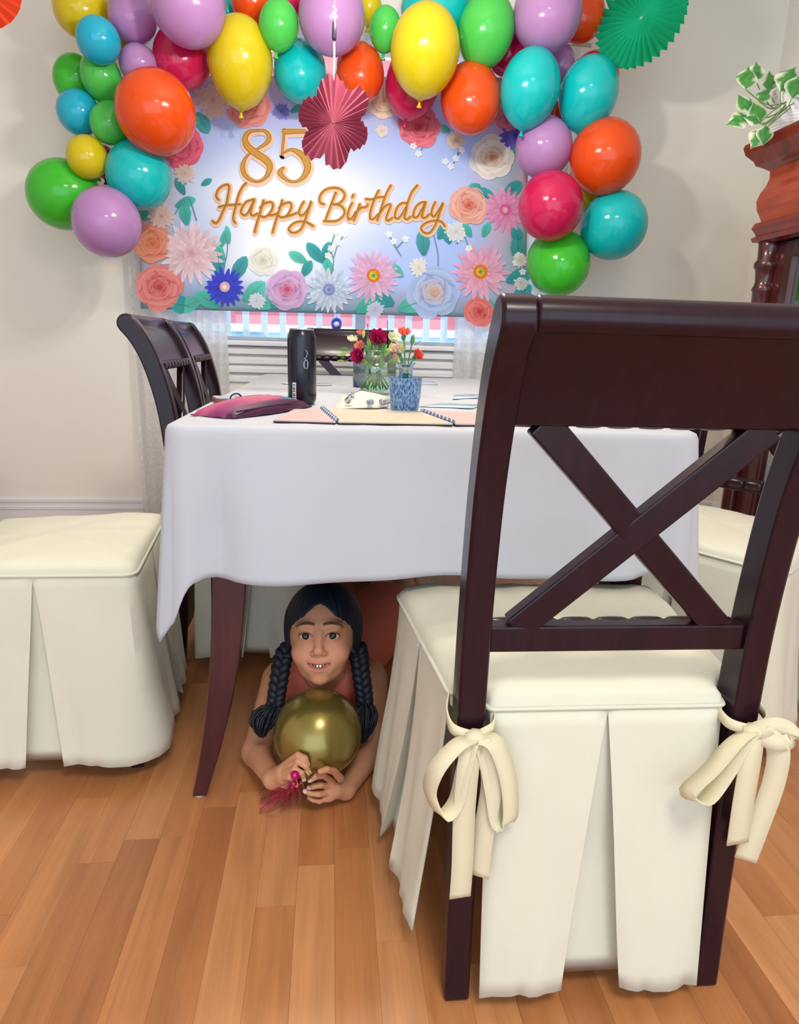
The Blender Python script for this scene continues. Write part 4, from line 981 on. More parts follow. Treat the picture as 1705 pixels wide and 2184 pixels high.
# napkin with small silver candle holders
npk = tag(MB().grid([[tz(x, y)+Vector((0, 0, h)) for x, y, h in r] for r in (
    [(712, 874, .001), (742, 873, .002), (775, 873, .003), (805, 872, .002), (826, 869, .001)], [(720, 862, .006), (745, 862, .004), (775, 862, .006), (800, 862, .004), (830, 860, .003)],
    [(728, 852, .010), (748, 852, .006), (772, 848, .014), (800, 850, .010), (826, 852, .004)], [(735, 846, .004), (752, 845, .003), (770, 836, .008), (795, 842, .006), (822, 846, .002)])]).build('paper_napkin', mat('cream_paper', '#ddd8cc', .8), smooth=True, solid=.001),
    'crumpled cream paper napkin in front of the flower bowl', 'napkin')
M_SIL = mat('silver', '#c3c6cc', .2, metal=1)
for (x, y, ax, lab, L_) in ((741, 868, (.3, -.8, .5), 'small silver candle cup leaning at the left of the napkin', .026), (788, 871, (.1, -.9, .1), 'small round silver candle cup at the middle of the napkin', .016), (812, 870, (.9, .5, .12), 'long thin silver candle cup at the right of the napkin', .040)):
    o = thing('candle_cup', lab, 'candle cup', tz(x, y)+Vector((0, 0, .012)), group='silver candle cups on the napkin')
    MB().lathe([(.0, 0), (.0065, .0), (.0075, .004), (.006, L_*.6), (.0075, L_), (.0055, L_), (.0045, L_*.5), (0, L_*.4)], 16, (0, 0, 0), ax).build('cup', M_SIL, o, smooth=True)
    MB().lathe([(0, -.003), (.004, -.002), (.004, .002), (0, .003)], 10, (0, 0, 0), ax).build('base', M_SIL, o, smooth=True)
# clear bowl vase with a mixed bouquet
M_GLASS = mat('clear_glass', (.95, .98, .97), .02, trans=1, ior=1.2); M_WATER = mat('water', (.86, .95, .9), .02, trans=1, ior=1.12)
vb = thing('flower_vase', 'round clear glass bowl vase holding a mixed bouquet on the table', 'vase', tz(800, 840))
VR = .062
pr = [(0, .004)]+[(VR*math.sin(a), VR*.98-VR*.98*math.cos(a)+.001) for a in [k*.19+.35 for k in range(13)]]
MB().lathe(pr, 36).build('bowl', pane_mat('thin_glass', .16, (.88, .95, .93)), vb, smooth=True)
rt = MB(); rt.lathe([(pr[-1][0]+.002, pr[-1][1]-.001), (pr[-1][0]+.004, pr[-1][1]+.002), (pr[-1][0]-.001, pr[-1][1]+.003)], 36); rt.build('rim', pane_mat('rim_glass', .35, (.85, .92, .92)), vb, smooth=True)
MB().lathe([(0, .008), (.04, .012), (.056, .034), (.060, .058), (.057, .075), (0, .075)], 30).build('water', pane_mat('water_tint', .05, (.80, .93, .82)), vb, smooth=True)
def VB(x, y, dY=0): return at(x, y, vb.location.y+dY)-vb.location
rr = random.Random(4)
for k in range(16):
    a = k*2.4; r0 = .045*math.sqrt((k+.5)/16); top = Vector((.03*math.cos(a+.5), .03*math.sin(a+.5), .125+.02*rr.random()))
    MB().tube([(r0*math.cos(a+2), r0*math.sin(a+2), .014), (0.02*math.cos(a), .02*math.sin(a), .08), top], .0022, 6).build('stem', mat('bouquet_stem', '#3f8a3a', .6), vb, smooth=True)
def bloom(parent, c, r, dark, light, layers, name, up=(0, -.5, 1), nper=7, cup=.9):
    c = Vector(c); u = Vector(up).normalized(); x = u.orthogonal().normalized(); y = u.cross(x); b = MB()
    for l in range(layers):
        f = 1-l/(layers+.3); n = nper if l < 2 else max(4, nper-2)
        for k in range(n):
            a = 2*PI*(k+.5*(l % 2))/n+l*.3; d = x*math.cos(a)+y*math.sin(a); s = u.cross(d); rows = []; cs = []
            for i in range(5):
                t = i/4; el = cup*(1-f*.55)+.25*(1-t)
                ctr = c+d*(r*f*math.sin(t*1.45))*1.0+u*(r*(.9-.35*f)*(1-math.cos(t*1.5))*cup*1.3)
                w = r*f*.95*math.sin(PI*(.18+.72*t))*2*PI/n*.62
                rows.append([ctr-s*w/1.2+u*(.0*w), ctr+d*(.14*w), ctr+s*w/1.2]); cs += [mixc(dark, light, t)]*3
            b.grid(rows, cs)
    return b.build(name, mat('petal', (.8, .3, .3), .55, attr='Col', translucent=.3), parent, smooth=True, colors=True, recalc=False)
bloom(vb, VB(806, 722, -.02), .024, S('#8f0d4a'), S('#c21a64'), 4, 'magenta_rose', (.1, -.9, .5)); bloom(vb, VB(766, 758, -.03), .021, S('#a0104a'), S('#c8286a'), 4, 'magenta_rose', (-.6, -.8, -.1))
bloom(vb, VB(770, 712, .0), .012, S('#d85a5a'), S('#f0958a'), 3, 'pink_carnation'); bloom(vb, VB(768, 738, -.01), .014, S('#d8605e'), S('#f5a898'), 3, 'pink_carnation', (-.3, -.8, .4)); bloom(vb, VB(752, 726, .01), .015, S('#d9dcae'), S('#f3f3dc'), 3, 'cream_bloom')
bloom(vb, VB(838, 722, .02), .018, S('#cfd4a0'), S('#eef0d4'), 3, 'cream_bloom', (.3, -.7, .6)); bloom(vb, VB(842, 765, .01), .014, S('#e0a58c'), S('#f2d0bc'), 3, 'peach_bloom', (.6, -.7, .3))
M_BLF = mat('bouquet_leaf', '#6fa03f', .5, translucent=.3); 
for i, (x, y, dx, dy, ln, wd) in enumerate([(745, 745, -1, .1, .03, .01), (742, 752, -.9, -.3, .03, .01), (790, 745, -.2, 1, .04, .012), (800, 770, .2, 1, .035, .016), (820, 760, .5, .8, .035, .014), (785, 780, -.5, .6, .03, .014), (830, 775, .7, .4, .03, .016), (775, 722, .1, 1, .03, .008), (850, 745, .5, .8, .03, .010), (815, 785, 0, .7, .03, .018), (795, 790, -.3, .5, .026, .016), (832, 750, .2, 1, .03, .012), (735, 770, -1, .1, .02, .006)]):
    b = MB(); leaf3d(b, VB(x, y, .0-.004*i), CR*dx+CU*dy, -CF, ln, wd, i); b.c = [mixc(S('#4f8a3a'), S('#a9c860'), (i*37 % 10)/10)]*len(b.c); b.build('leaf', mat('bouquet_leaf2', (.3, .5, .2), .5, attr='Col', translucent=.3), vb, smooth=True, colors=True, recalc=False)
for x0, y0, x1, y1 in ((784, 740, 784, 690), (822, 720, 827, 684), (750, 765, 724, 772)): MB().tube([VB(x0, y0), VB((x0+x1)/2+2, (y0+y1)/2), VB(x1, y1)], .0012, 5).build('twig', mat('twig', '#6a5a3a', .7), vb)
# blue textured glass tumbler with carnations
bv = thing('glass_tumbler', 'blue textured glass tumbler with coral carnations, right of the bowl vase', 'vase', tz(863, 878))
def blue_mat():
    mt = bpy.data.materials.new('blue_glass'); mt.use_nodes = True; nt = mt.node_tree; N = nt.nodes; L = nt.links; b = N['Principled BSDF']
    b.inputs['Roughness'].default_value = .12; b.inputs['Coat Weight'].default_value = .6; b.inputs['Transmission Weight'].default_value = .35; b.inputs['IOR'].default_value = 1.25
    tc = N.new('ShaderNodeTexCoord'); mp = N.new('ShaderNodeMapping'); mp.inputs['Scale'].default_value = (1, 1, .45); L.new(tc.outputs['Object'], mp.inputs[0])
    vo = N.new('ShaderNodeTexVoronoi'); vo.inputs['Scale'].default_value = 260; L.new(mp.outputs[0], vo.inputs[0])
    rp = N.new('ShaderNodeValToRGB'); rp.color_ramp.elements[0].color = (*srgb('#0c3fa8'), 1); rp.color_ramp.elements[1].color = (*srgb('#9fd0ee'), 1); rp.color_ramp.elements[0].position = .15; rp.color_ramp.elements[1].position = .85
    L.new(vo.outputs['Distance'], rp.inputs[0]); L.new(rp.outputs[0], b.inputs['Base Color'])
    bp_ = N.new('ShaderNodeBump'); bp_.inputs['Strength'].default_value = .6; bp_.inputs['Distance'].default_value = .002; L.new(vo.outputs['Distance'], bp_.inputs['Height']); L.new(bp_.outputs[0], b.inputs['Normal']); return mt
MB().lathe([(0, .0), (.0275, .0), (.029, .004), (.0325, .035), (.0352, .068), (.0365, .070), (.034, .070), (.031, .035), (.0265, .008), (0, .006)], 36).build('tumbler', blue_mat(), bv, smooth=True)
MB().lathe([(.015, .045), (.015, .085), (.017, .095), (.022, .099), (.021, .100), (.016, .097), (.0135, .086), (.0135, .045)], 24).build('neck', pane_mat('neck_glass', .25, (.65, .8, .9)), bv, smooth=True)
def BV(x, y, dY=0): return at(x, y, bv.location.y+dY)-bv.location
M_CST = mat('carnation_stem', '#4f8a52', .6)
for x, y, r, cols_, up in ((862, 712, .014, ('#d84a3c', '#f58a70'), (0, -.5, .9)), (890, 758, .0125, ('#d83a34', '#f2705c'), (.5, -.7, .5)), (852, 748, .014, ('#d9d8a8', '#f4f2d8'), (-.1, -.6, .8)), (880, 728, .004, ('#4f7a4a', '#6f9a5a'), (.1, 0, 1)), (845, 745, .012, ('#e8b8a0', '#f4d8c8'), (-.4, -.5, .6))):
    t = BV(x, y); MB().tube(smoothpath([Vector((.0, 0, .02)), Vector((t.x*.3, t.y*.3, .09)), t], 5), .0016, 6).build('stem', M_CST, bv, smooth=True)
    if r > .005:
        bloom(bv, t, r, S(cols_[0]), S(cols_[1]), 4, 'carnation', up, 8)
        MB().lathe([(.001, -.016), (.004, -.012), (.005, -.004), (.003, .001)], 10, t, up).build('calyx', M_CST, bv, smooth=True)
    else: MB().lathe([(.001, -.008), (.0045, 0), (.004, .008), (.001, .014)], 10, t, up).build('bud', M_CST, bv, smooth=True)
MB().tube([BV(884, 735), BV(893, 731), BV(897, 728)], .0008, 5).build('twig', M_CST, bv)
# dark bottle behind, loose papers
bk = thing('dark_bottle', 'dark blue bottle mostly hidden behind the clear bowl vase', 'bottle', tz(768, 826))
MB().lathe([(0, .001), (.02, .0), (.022, .003), (.022, .075), (.018, .088), (.010, .094), (.010, .112), (0, .113)], 20).build('bottle_body', mat('navy_glass', '#1c2f66', .2, coat=.5), bk, smooth='auto')
MB().lathe([(.0115, .105), (.0115, .120), (0, .121)], 16).build('cap', mat('cap_black', '#12131a', .4), bk, smooth='auto')
def sheet(lab, q, mt, cat='paper', nm='paper_sheet'):
    b = MB(); c0 = tz(*q[0]); rows = [[], [], []]
    P = [tz(*k)+Vector((0, 0, .0012)) for k in q]
    for i in range(3):
        for k in range(5):
            u, v = k/4, i/2; p = (P[0]*(1-u)+P[1]*u)*(1-v)+(P[3]*(1-u)+P[2]*u)*v; p.z += .0012*abs(nz(u*5+q[0][0], v*4)); rows[i].append(p)
    b.grid(rows); o = b.build(nm, mt, solid=.0006, smooth=True); return tag(o, lab, cat)
M_FOIL = mat('clear_film', '#bcd8ea', .12, coat=.6)
sheet('thin sheet of clear film lying at the right of the tumbler', [(890, 868), (1010, 872), (1030, 864), (940, 862)], M_FOIL, 'film', 'film_sheet')
sheet('small piece of clear film near the far right of the table', [(965, 852), (1030, 850), (1030, 842), (970, 843)], M_FOIL, 'film', 'film_sheet')
sheet('white card lying just left of the can at the far side', [(600, 819), (660, 822), (668, 817), (610, 815)], mat('white_card', '#eef0f4', .5), 'card', 'card')
sheet('grey card lying just right of the can at the far side', [(674, 823), (708, 823), (706, 819), (676, 819)], mat('grey_card', '#b9bcc4', .5), 'card', 'card')
sheet('bluish card lying to the right behind the tumbler', [(898, 820), (935, 821), (925, 815), (900, 815)], mat('blue_card', '#aac4dc', .5), 'card', 'card')

# ================================================================== PERSON (one continuous skin surface from a distance field)
def surface_nets(xs, ys, zs, D):
    s = D < 0; nx, ny, nz_ = D.shape
    cnt = np.zeros((nx-1, ny-1, nz_-1), np.uint8)
    for i in (0, 1):
        for j in (0, 1):
            for k in (0, 1): cnt += s[i:nx-1+i, j:ny-1+j, k:nz_-1+k]
    I, J, K = np.nonzero((cnt > 0) & (cnt < 8)); n = len(I)
    acc = np.zeros((n, 3)); num = np.zeros(n)
    off = [(0, 0, 0), (1, 0, 0), (0, 1, 0), (1, 1, 0), (0, 0, 1), (1, 0, 1), (0, 1, 1), (1, 1, 1)]
    ed = [(0, 1), (2, 3), (4, 5), (6, 7), (0, 2), (1, 3), (4, 6), (5, 7), (0, 4), (1, 5), (2, 6), (3, 7)]
    for a, b_ in ed:
        oa, ob = off[a], off[b_]; da = D[I+oa[0], J+oa[1], K+oa[2]]; db = D[I+ob[0], J+ob[1], K+ob[2]]
        mk = (da < 0) != (db < 0); t = np.where(mk, da/np.where(mk, da-db, 1), 0)
        pa = np.stack([xs[I+oa[0]], ys[J+oa[1]], zs[K+oa[2]]], 1); pb = np.stack([xs[I+ob[0]], ys[J+ob[1]], zs[K+ob[2]]], 1)
        acc += np.where(mk[:, None], pa+(pb-pa)*t[:, None], 0); num += mk
    V = acc/num[:, None]; idx = -np.ones(cnt.shape, np.int64); idx[I, J, K] = np.arange(n)
    faces = []
    for ax in range(3):
        sl0 = [slice(None)]*3; sl1 = [slice(None)]*3; sl0[ax] = slice(0, -1); sl1[ax] = slice(1, None)
        A = s[tuple(sl0)]; B = s[tuple(sl1)]; ch = np.argwhere(A != B); o1, o2 = [k for k in range(3) if k != ax]
        ok = (ch[:, o1] > 0) & (ch[:, o2] > 0) & (ch[:, o1] < idx.shape[o1]) & (ch[:, o2] < idx.shape[o2]) & (ch[:, ax] < idx.shape[ax]); ch = ch[ok]
        q = []
        for d1, d2 in ((1, 1), (0, 1), (0, 0), (1, 0)):
            c_ = ch.copy(); c_[:, o1] -= d1; c_[:, o2] -= d2; q.append(idx[c_[:, 0], c_[:, 1], c_[:, 2]])
        q = np.stack(q, 1); ins = A[ch[:, 0], ch[:, 1], ch[:, 2]]; flip = ins if ax != 1 else ~ins
        q[~flip] = q[~flip][:, ::-1]; faces.append(q[(q >= 0).all(1)])
    return V, np.concatenate(faces)
class Field:
    def __init__(s, xs, ys, zs): s.xs, s.ys, s.zs = xs, ys, zs; s.D = np.full((len(xs), len(ys), len(zs)), .06, np.float32)
    def sub(s, lo, hi):
        f = lambda a, l, h: slice(max(np.searchsorted(a, l)-1, 0), min(np.searchsorted(a, h)+1, len(a)))
        sl = (f(s.xs, lo[0], hi[0]), f(s.ys, lo[1], hi[1]), f(s.zs, lo[2], hi[2]))
        return sl, s.xs[sl[0]][:, None, None], s.ys[sl[1]][None, :, None], s.zs[sl[2]][None, None, :]
    def blend(s, sl, d, k, mode):
        a = s.D[sl]; d = d.astype(np.float32)
        if mode == 'add':
            h = np.clip(.5+.5*(a-d)/k, 0, 1); s.D[sl] = a*(1-h)+d*h-k*h*(1-h)
        else:
            h = np.clip(.5-.5*(a+d)/k, 0, 1); s.D[sl] = a*(1-h)-d*h+k*h*(1-h)
    def cone(s, a, b_, ra, rb, k=.012, mode='add'):
        a = np.array(a, float); b_ = np.array(b_, float); m_ = max(ra, rb)+.06
        sl, X, Y, Z = s.sub(np.minimum(a, b_)-m_, np.maximum(a, b_)+m_)
        ab = b_-a; t = np.clip(((X-a[0])*ab[0]+(Y-a[1])*ab[1]+(Z-a[2])*ab[2])/max(ab@ab, 1e-9), 0, 1)
        d = np.sqrt((X-a[0]-ab[0]*t)**2+(Y-a[1]-ab[1]*t)**2+(Z-a[2]-ab[2]*t)**2)-(ra+(rb-ra)*t); s.blend(sl, d, k, mode)
    def ell(s, c, r, k=.012, mode='add', R=None):
        c = np.array(c, float); r = np.array(r, float); m_ = r.max()+.06; sl, X, Y, Z = s.sub(c-m_, c+m_)
        dx, dy, dz = X-c[0], Y-c[1], Z-c[2]
        if R is not None: dx, dy, dz = (R[0, i]*dx+R[1, i]*dy+R[2, i]*dz for i in range(3))
        k0 = np.sqrt((dx/r[0])**2+(dy/r[1])**2+(dz/r[2])**2); k1 = np.sqrt((dx/r[0]**2)**2+(dy/r[1]**2)**2+(dz/r[2]**2)**2)
        s.blend(sl, np.where(k1 > 1e-9, k0*(k0-1)/np.maximum(k1, 1e-9), -r.min()), k, mode)
    def chain(s, pts, rad, k=.006, k0=.012):
        for i in range(len(pts)-1): s.cone(pts[i], pts[i+1], rad[i], rad[i+1], k0 if i == 0 else k)
def np_mesh(name, V, Fc, mt, parent, cols=None):
    me = bpy.data.meshes.new(name); me.vertices.add(len(V)); me.vertices.foreach_set('co', V.astype(np.float32).ravel())
    me.loops.add(len(Fc)*4); me.loops.foreach_set('vertex_index', Fc.astype(np.int32).ravel()); me.polygons.add(len(Fc))
    me.polygons.foreach_set('loop_start', np.arange(0, len(Fc)*4, 4, dtype=np.int32)); me.polygons.foreach_set('loop_total', np.full(len(Fc), 4, np.int32))
    me.polygons.foreach_set('use_smooth', np.ones(len(Fc), bool)); me.update(calc_edges=True); me.validate(); me.materials.append(mt)
    if cols is not None:
        a = me.attributes.new('Col', 'FLOAT_COLOR', 'POINT'); a.data.foreach_set('color', np.concatenate([cols, np.ones((len(cols), 1))], 1).astype(np.float32).ravel())
    o = bpy.data.objects.new(name, me); COL.objects.link(o); o.parent = parent; return o
def axis_grid(segs):
    out = []
    for a, b_, h in segs: out += list(np.arange(a, b_, h))
    return np.array(out+[segs[-1][1]])
# head frame: local -y is the way the face looks, z up
HP, HYAW = math.radians(21), math.radians(-5)
Rx = np.array([[1, 0, 0], [0, math.cos(HP), math.sin(HP)], [0, -math.sin(HP), math.cos(HP)]])
Rz = np.array([[math.cos(HYAW), -math.sin(HYAW), 0], [math.sin(HYAW), math.cos(HYAW), 0], [0, 0, 1]])
HR = Rx @ Rz
HC = np.array([-.0225, 1.22, .3255])-HR @ np.array([0, -.073, .003])
def hp(x, y, z): return HC+HR @ np.array([x, y, z])
def A(x, y, Y): return np.array(at(x, y, Y))
person = thing('person', 'person with braids lying under the table in a coral top, holding a gold balloon', 'person', (0, 0, 0))
f = Field(axis_grid([(-.26, -.15, .004), (-.15, .10, .0018), (.10, .30, .005)]), axis_grid([(1.03, 1.36, .0018), (1.36, 2.55, .009)]), axis_grid([(-.004, .12, .0022), (.12, .42, .0019)]))
# torso, hips, legs
f.cone((-.012, 1.375, .148), (.03, 1.50, .125), .072, .080, .02); f.cone((.03, 1.50, .125), (.145, 1.78, .095), .080, .082, .03)
f.cone((-.10, 1.365, .158), (.078, 1.365, .155), .042, .042, .03)
for sx in (-1, 1):
    hx = .16+sx*.042; f.cone((hx, 1.80, .085), (hx+.05, 2.10, .058), .062, .046, .03); f.cone((hx+.05, 2.10, .058), (hx+.08, 2.32, .05), .046, .030, .015); f.cone((hx+.08, 2.32, .045), (hx+.09, 2.40, .03), .026, .018, .012)
# neck and head
f.cone((-.016, 1.345, .178), hp(0, .022, -.055), .036, .034, .02)
f.ell(hp(0, .022, .028), (.073, .088, .076), .01, R=HR); f.ell(hp(0, -.020, -.016), (.0605, .058, .074), .03, R=HR)
f.ell(hp(0, -.030, -.064), (.040, .040, .028), .022, R=HR); f.ell(hp(0, -.058, -.084), (.015, .013, .011), .014, R=HR)
for sx in (-1, 1):
    f.ell(hp(sx*.036, -.052, -.034), (.021, .020, .021), .016, R=HR)            # smiling cheeks
    f.ell(hp(sx*.028, -.068, .024), (.022, .008, .007), .012, R=HR)             # brow
    f.ell(hp(sx*.0275, -.086, .003), (.018, .014, .011), .012, 'cut', R=HR)     # socket
    f.ell(hp(sx*.0275, -.0625, .003), (.0150, .0148, .0118), .004, R=HR)        # lids
    f.ell(hp(sx*.071, .006, -.010), (.007, .014, .021), .006, R=HR); f.ell(hp(sx*.077, -.002, -.006), (.005, .008, .012), .004, 'cut', R=HR)   # ear
f.cone(hp(0, -.072, .008), hp(0, -.086, -.022), .0062, .0085, .010); f.ell(hp(0, -.0885, -.0275), (.0098, .0085, .0078), .006, R=HR)
for sx in (-1, 1): f.ell(hp(sx*.0105, -.080, -.0315), (.0062, .0075, .0052), .005, R=HR); f.ell(hp(sx*.0050, -.0885, -.0372), (.0026, .003, .0022), .002, 'cut', R=HR)
mth = lambda u, dy=0, dz=0: hp(.0285*u, -.0755+.0150*u*u+dy, -.0570+.0105*u*u+dz)
U = np.linspace(-1, 1, 9)
f.ell(hp(0, -.066, -.056), (.030, .014, .017), .014, R=HR)
for a, b_ in zip(U[:-1], U[1:]):
    ra, rb = .0038*(1-.55*a*a), .0038*(1-.55*b_*b_)
    f.cone(mth(a, -.001, .0052*(1-.55*a*a)), mth(b_, -.001, .0052*(1-.55*b_*b_)), ra*.8, rb*.8, .004); f.cone(mth(a, -.001, -.0070*(1-.5*a*a)), mth(b_, -.001, -.0070*(1-.5*b_*b_)), ra, rb, .005)
for a, b_ in zip(U[:-1], U[1:]): f.cone(mth(a, -.006, -.0006), mth(b_, -.006, -.0006), .0052*(1-.80*a*a), .0052*(1-.80*b_*b_), .0012, 'cut')
for sx in (-1, 1): f.ell(hp(sx*.0275, -.082, .0022), (.0130, .0165, .0053), .0016, 'cut', R=HR)   # eye openings
# arms and hands
EL, ER = (-.158, 1.262, .036), (.098, 1.270, .036)
WL, WR = A(583, 1661, 1.118), A(738, 1684, 1.140)
f.cone((-.118, 1.362, .150), EL, .036, .029, .02); f.cone(EL, WL, .029, .0185, .012)
f.cone((.094, 1.362, .148), ER, .036, .029, .02); f.cone(ER, WR, .029, .0185, .012)
f.cone(WL, A(606, 1648, 1.098), .0175, .0175, .01); f.cone(A(612, 1634, 1.094), A(606, 1660, 1.090), .0105, .0100, .010)
FING = [([(614, 1626, 1.092), (636, 1610, 1.076), (651, 1617, 1.068), (656, 1629, 1.067)], (.0082, .0076, .0068, .0058)),
        ([(612, 1636, 1.086), (636, 1624, 1.066), (653, 1634, 1.060), (659, 1646, 1.062)], (.0084, .0078, .0070, .0060)),
        ([(608, 1647, 1.082), (629, 1640, 1.060), (644, 1649, 1.056), (648, 1660, 1.060)], (.0080, .0074, .0066, .0057)),
        ([(602, 1659, 1.084), (618, 1658, 1.064), (630, 1666, 1.062), (633, 1675, 1.066)], (.0072, .0066, .0060, .0052)),
        ([(592, 1668, 1.105), (612, 1675, 1.088), (636, 1667, 1.078), (654, 1657, 1.075)], (.0100, .0088, .0078, .0066))]
f.cone(WR, A(712, 1684, 1.118), .0175, .0180, .01); f.cone(A(704, 1666, 1.112), A(700, 1700, 1.108), .0105, .0098, .010)
FING += [([(707, 1664, 1.108), (690, 1654, 1.080), (673, 1657, 1.070), (663, 1664, 1.070)], (.0082, .0076, .0068, .0058)),
         ([(704, 1677, 1.108), (684, 1674, 1.090), (669, 1677, 1.086), (661, 1680, 1.088)], (.0084, .0078, .0070, .0060)),
         ([(701, 1690, 1.106), (680, 1694, 1.090), (662, 1692, 1.088), (651, 1688, 1.090)], (.0080, .0074, .0066, .0057)),
         ([(698, 1702, 1.108), (682, 1709, 1.098), (668, 1706, 1.096), (659, 1701, 1.098)], (.0072, .0066, .0060, .0052)),
         ([(726, 1660, 1.112), (713, 1645, 1.086), (697, 1641, 1.064), (683, 1645, 1.056)], (.0098, .0086, .0076, .0064))]
for pts, rad in FING: f.chain([A(*p) for p in pts], [r*.80 for r in rad], .0012, .003)
f.D = np.maximum(f.D, -(f.zs[None, None, :]-.001).astype(np.float32))
V, Fc = surface_nets(f.xs, f.ys, f.zs, f.D)
loc = (V-HC) @ HR                       # head-local coordinates
skin = np.tile(np.array(S('#cc9270')), (len(V), 1))
inh = (np.abs(loc) < .13).all(1)
def paint(mask, col, w=1.0):
    w = np.clip(mask, 0, 1)[:, None]*w; skin[:] = skin*(1-w)+np.array(col)*w
x, y, z = loc.T; fr_ = inh & (y < -.03)
g = lambda cx, cy, rx, ry: np.exp(-(((np.abs(x)-cx)/rx)**2+((z-cy)/ry)**2))*fr_
paint(g(.036, -.032, .018, .014), S('#c97a66'), .45); paint(g(0, -.028, .012, .010), S('#c98270'), .35)
u = x/.0285; zc = -.0570+.0105*u*u; lip = fr_ & (np.abs(u) < .93) & (y < -.052)
paint(lip*np.clip(1.4-np.abs(z-zc+.001)/(.0098*(1-.55*u*u)+.001), 0, 1), S('#b4685c'), .6)
paint(lip*(np.abs(z-zc+.0006) < .0050*(1-.75*u*u))*(y > -.0772+.0150*u*u), S('#3a1416'), .95)
ub = (np.abs(x)-.028)/.019; zb = .0235+.0045*(1-ub*ub)-.002*ub
paint(fr_*(np.abs(ub) < 1.05)*np.clip(1.6-np.abs(z-zb)/.0028, 0, 1), S('#352016'), .9)
ue = (np.abs(x)-.0275)/.0132; paint(fr_*(np.abs(ue) < 1.12)*np.clip(1.5-np.abs(z-(.0022+.0062*np.sqrt(np.clip(1-ue*ue, 0, 1))))/.0016, 0, 1), S('#241512'), .9)
paint(g(.0275, -.006, .014, .004), S('#9a6450'), .35)
M_SKIN = mat('skin', (.5, .3, .2), .5, attr='Col', sss=.15)
body = np_mesh('body', V, Fc, M_SKIN, person, skin)
me_sm = body.modifiers.new('soften', 'SMOOTH'); me_sm.factor = .35; me_sm.iterations = 1
for sx in (-1, 1):
    c = Vector(hp(sx*.0275, -.0640, .0025)); fw = Vector(HR @ np.array([sx*-.03, -1, .02])).normalized()
    b = MB(); b.lathe([(.0122*math.sin(PI*k/14), -.0122*math.cos(PI*k/14)) for k in range(15)], 20, c, fw); e = b.build('eye', mat('eye_white', '#cfc6c0', .3, coat=.3), person, smooth=True)
    MB().lathe([(.0074, .0100), (.0055, .0115), (.003, .0125), (0, .0128)], 18, c, fw).build('iris', mat('iris', '#160c0a', .25, coat=.25), e, smooth=True)
b = MB()
for k in (-3, -2, -1, 1, 2, 3):
    uu = (abs(k)-.5)*.20*(1 if k > 0 else -1); p = Vector(mth(uu, .0010, .0012)); w = .0060 if abs(k) < 2 else .0048; hgt = .0080 if abs(k) < 2 else .0048
    xv = Vector(HR @ np.array([1, 0, 0])); zv = Vector(HR @ np.array([0, 0, 1])); yv = Vector(HR @ np.array([0, 1, 0]))
    b.lathe([(0, -.5*hgt), (w*.42, -.4*hgt), (w*.5, 0), (w*.5, .5*hgt)], 10, p, zv)
b.build('teeth', mat('teeth', '#f2ede4', .5), person, smooth=True)['kind'] = 'stuff'
for pts, rad in (FING[0], FING[1], FING[2], FING[5], FING[6], FING[7]):     # nails
    p3 = [Vector(A(*p)) for p in pts]; d = (p3[-1]-p3[-2]).normalized(); out = (-CF*.8+CU*.5-d*d.dot(-CF)).normalized(); out = (out-d*out.dot(d)).normalized(); c = p3[-1]+out*rad[-1]*.70; s_ = d.cross(out)
    b = MB(); n = 10; vs = [c+d*(.0050*math.cos(2*PI*k/n))+s_*(.0040*math.sin(2*PI*k/n)) for k in range(n)]; b.add(vs+[c+out*.0012], [(k, (k+1) % n, n) for k in range(n)]); b.build('fingernail', mat('nail', '#e3b9ae', .3, coat=.4), person, smooth=True)
# hair cap with centre parting
h = Field(axis_grid([(-.13, .09, .0024)]), axis_grid([(1.18, 1.42, .0024)]), axis_grid([(.20, .42, .0024)]))
h.ell(hp(0, .024, .030), (.0815, .094, .084), .01, R=HR); 
for sx in (-1, 1): h.ell(hp(sx*.066, .012, .005), (.016, .036, .050), .012, R=HR)
X, Y, Z = np.meshgrid(h.xs, h.ys, h.zs, indexing='ij'); Lc = np.stack([X-HC[0], Y-HC[1], Z-HC[2]], -1) @ HR; lx, ly, lz = Lc[..., 0], Lc[..., 1], Lc[..., 2]
line = .066-15.5*lx**2-.35*np.abs(lx)
cutf = np.minimum((line-lz), (-.002-ly)); cutf = np.minimum(cutf, .0715-np.abs(lx))         # >0 inside the face opening
h.D = np.maximum(h.D, cutf.astype(np.float32)); low = (-.052-lz); h.D = np.maximum(h.D, low.astype(np.float32))
part = np.sqrt(lx**2+(np.sqrt((ly-.024)**2+(lz-.03)**2*1.2)-.094)**2)-.0022; h.D = np.where((ly < .03), np.maximum(h.D, -part.astype(np.float32)), h.D)
strand = .0004*np.sin((np.arctan2(ly-.02, np.abs(lx)+.02))*46); h.D = h.D+strand.astype(np.float32)
Vh, Fh = surface_nets(h.xs, h.ys, h.zs, h.D)
M_HAIR = mat('dark_hair', (.004, .008, .017), .55, coat=0, bump=.3, bscale=300, stretch=(1, 1, .15))
np_mesh('hair', Vh, Fh, M_HAIR, person)
def braid(pts, r, name='braid'):
    P = smoothpath(pts, 14); b = MB(); n = len(P)
    for k in range(3):
        path = []; rad = []
        for i, p in enumerate(P):
            t = Vector(P[min(i+1, n-1)]-P[max(i-1, 0)]).normalized(); x_ = t.cross(Vector((0, -1, .3))).normalized(); y_ = t.cross(x_); a = i*.34+k*2*PI/3
            path.append(Vector(p)+x_*(math.sin(a)*r*.62)+y_*(math.sin(2*a)*r*.34)); rad.append(r*.60*(1-.30*i/n))
        b.tube(path, rad, 8)
    return b.build(name, M_HAIR, person, smooth=True)
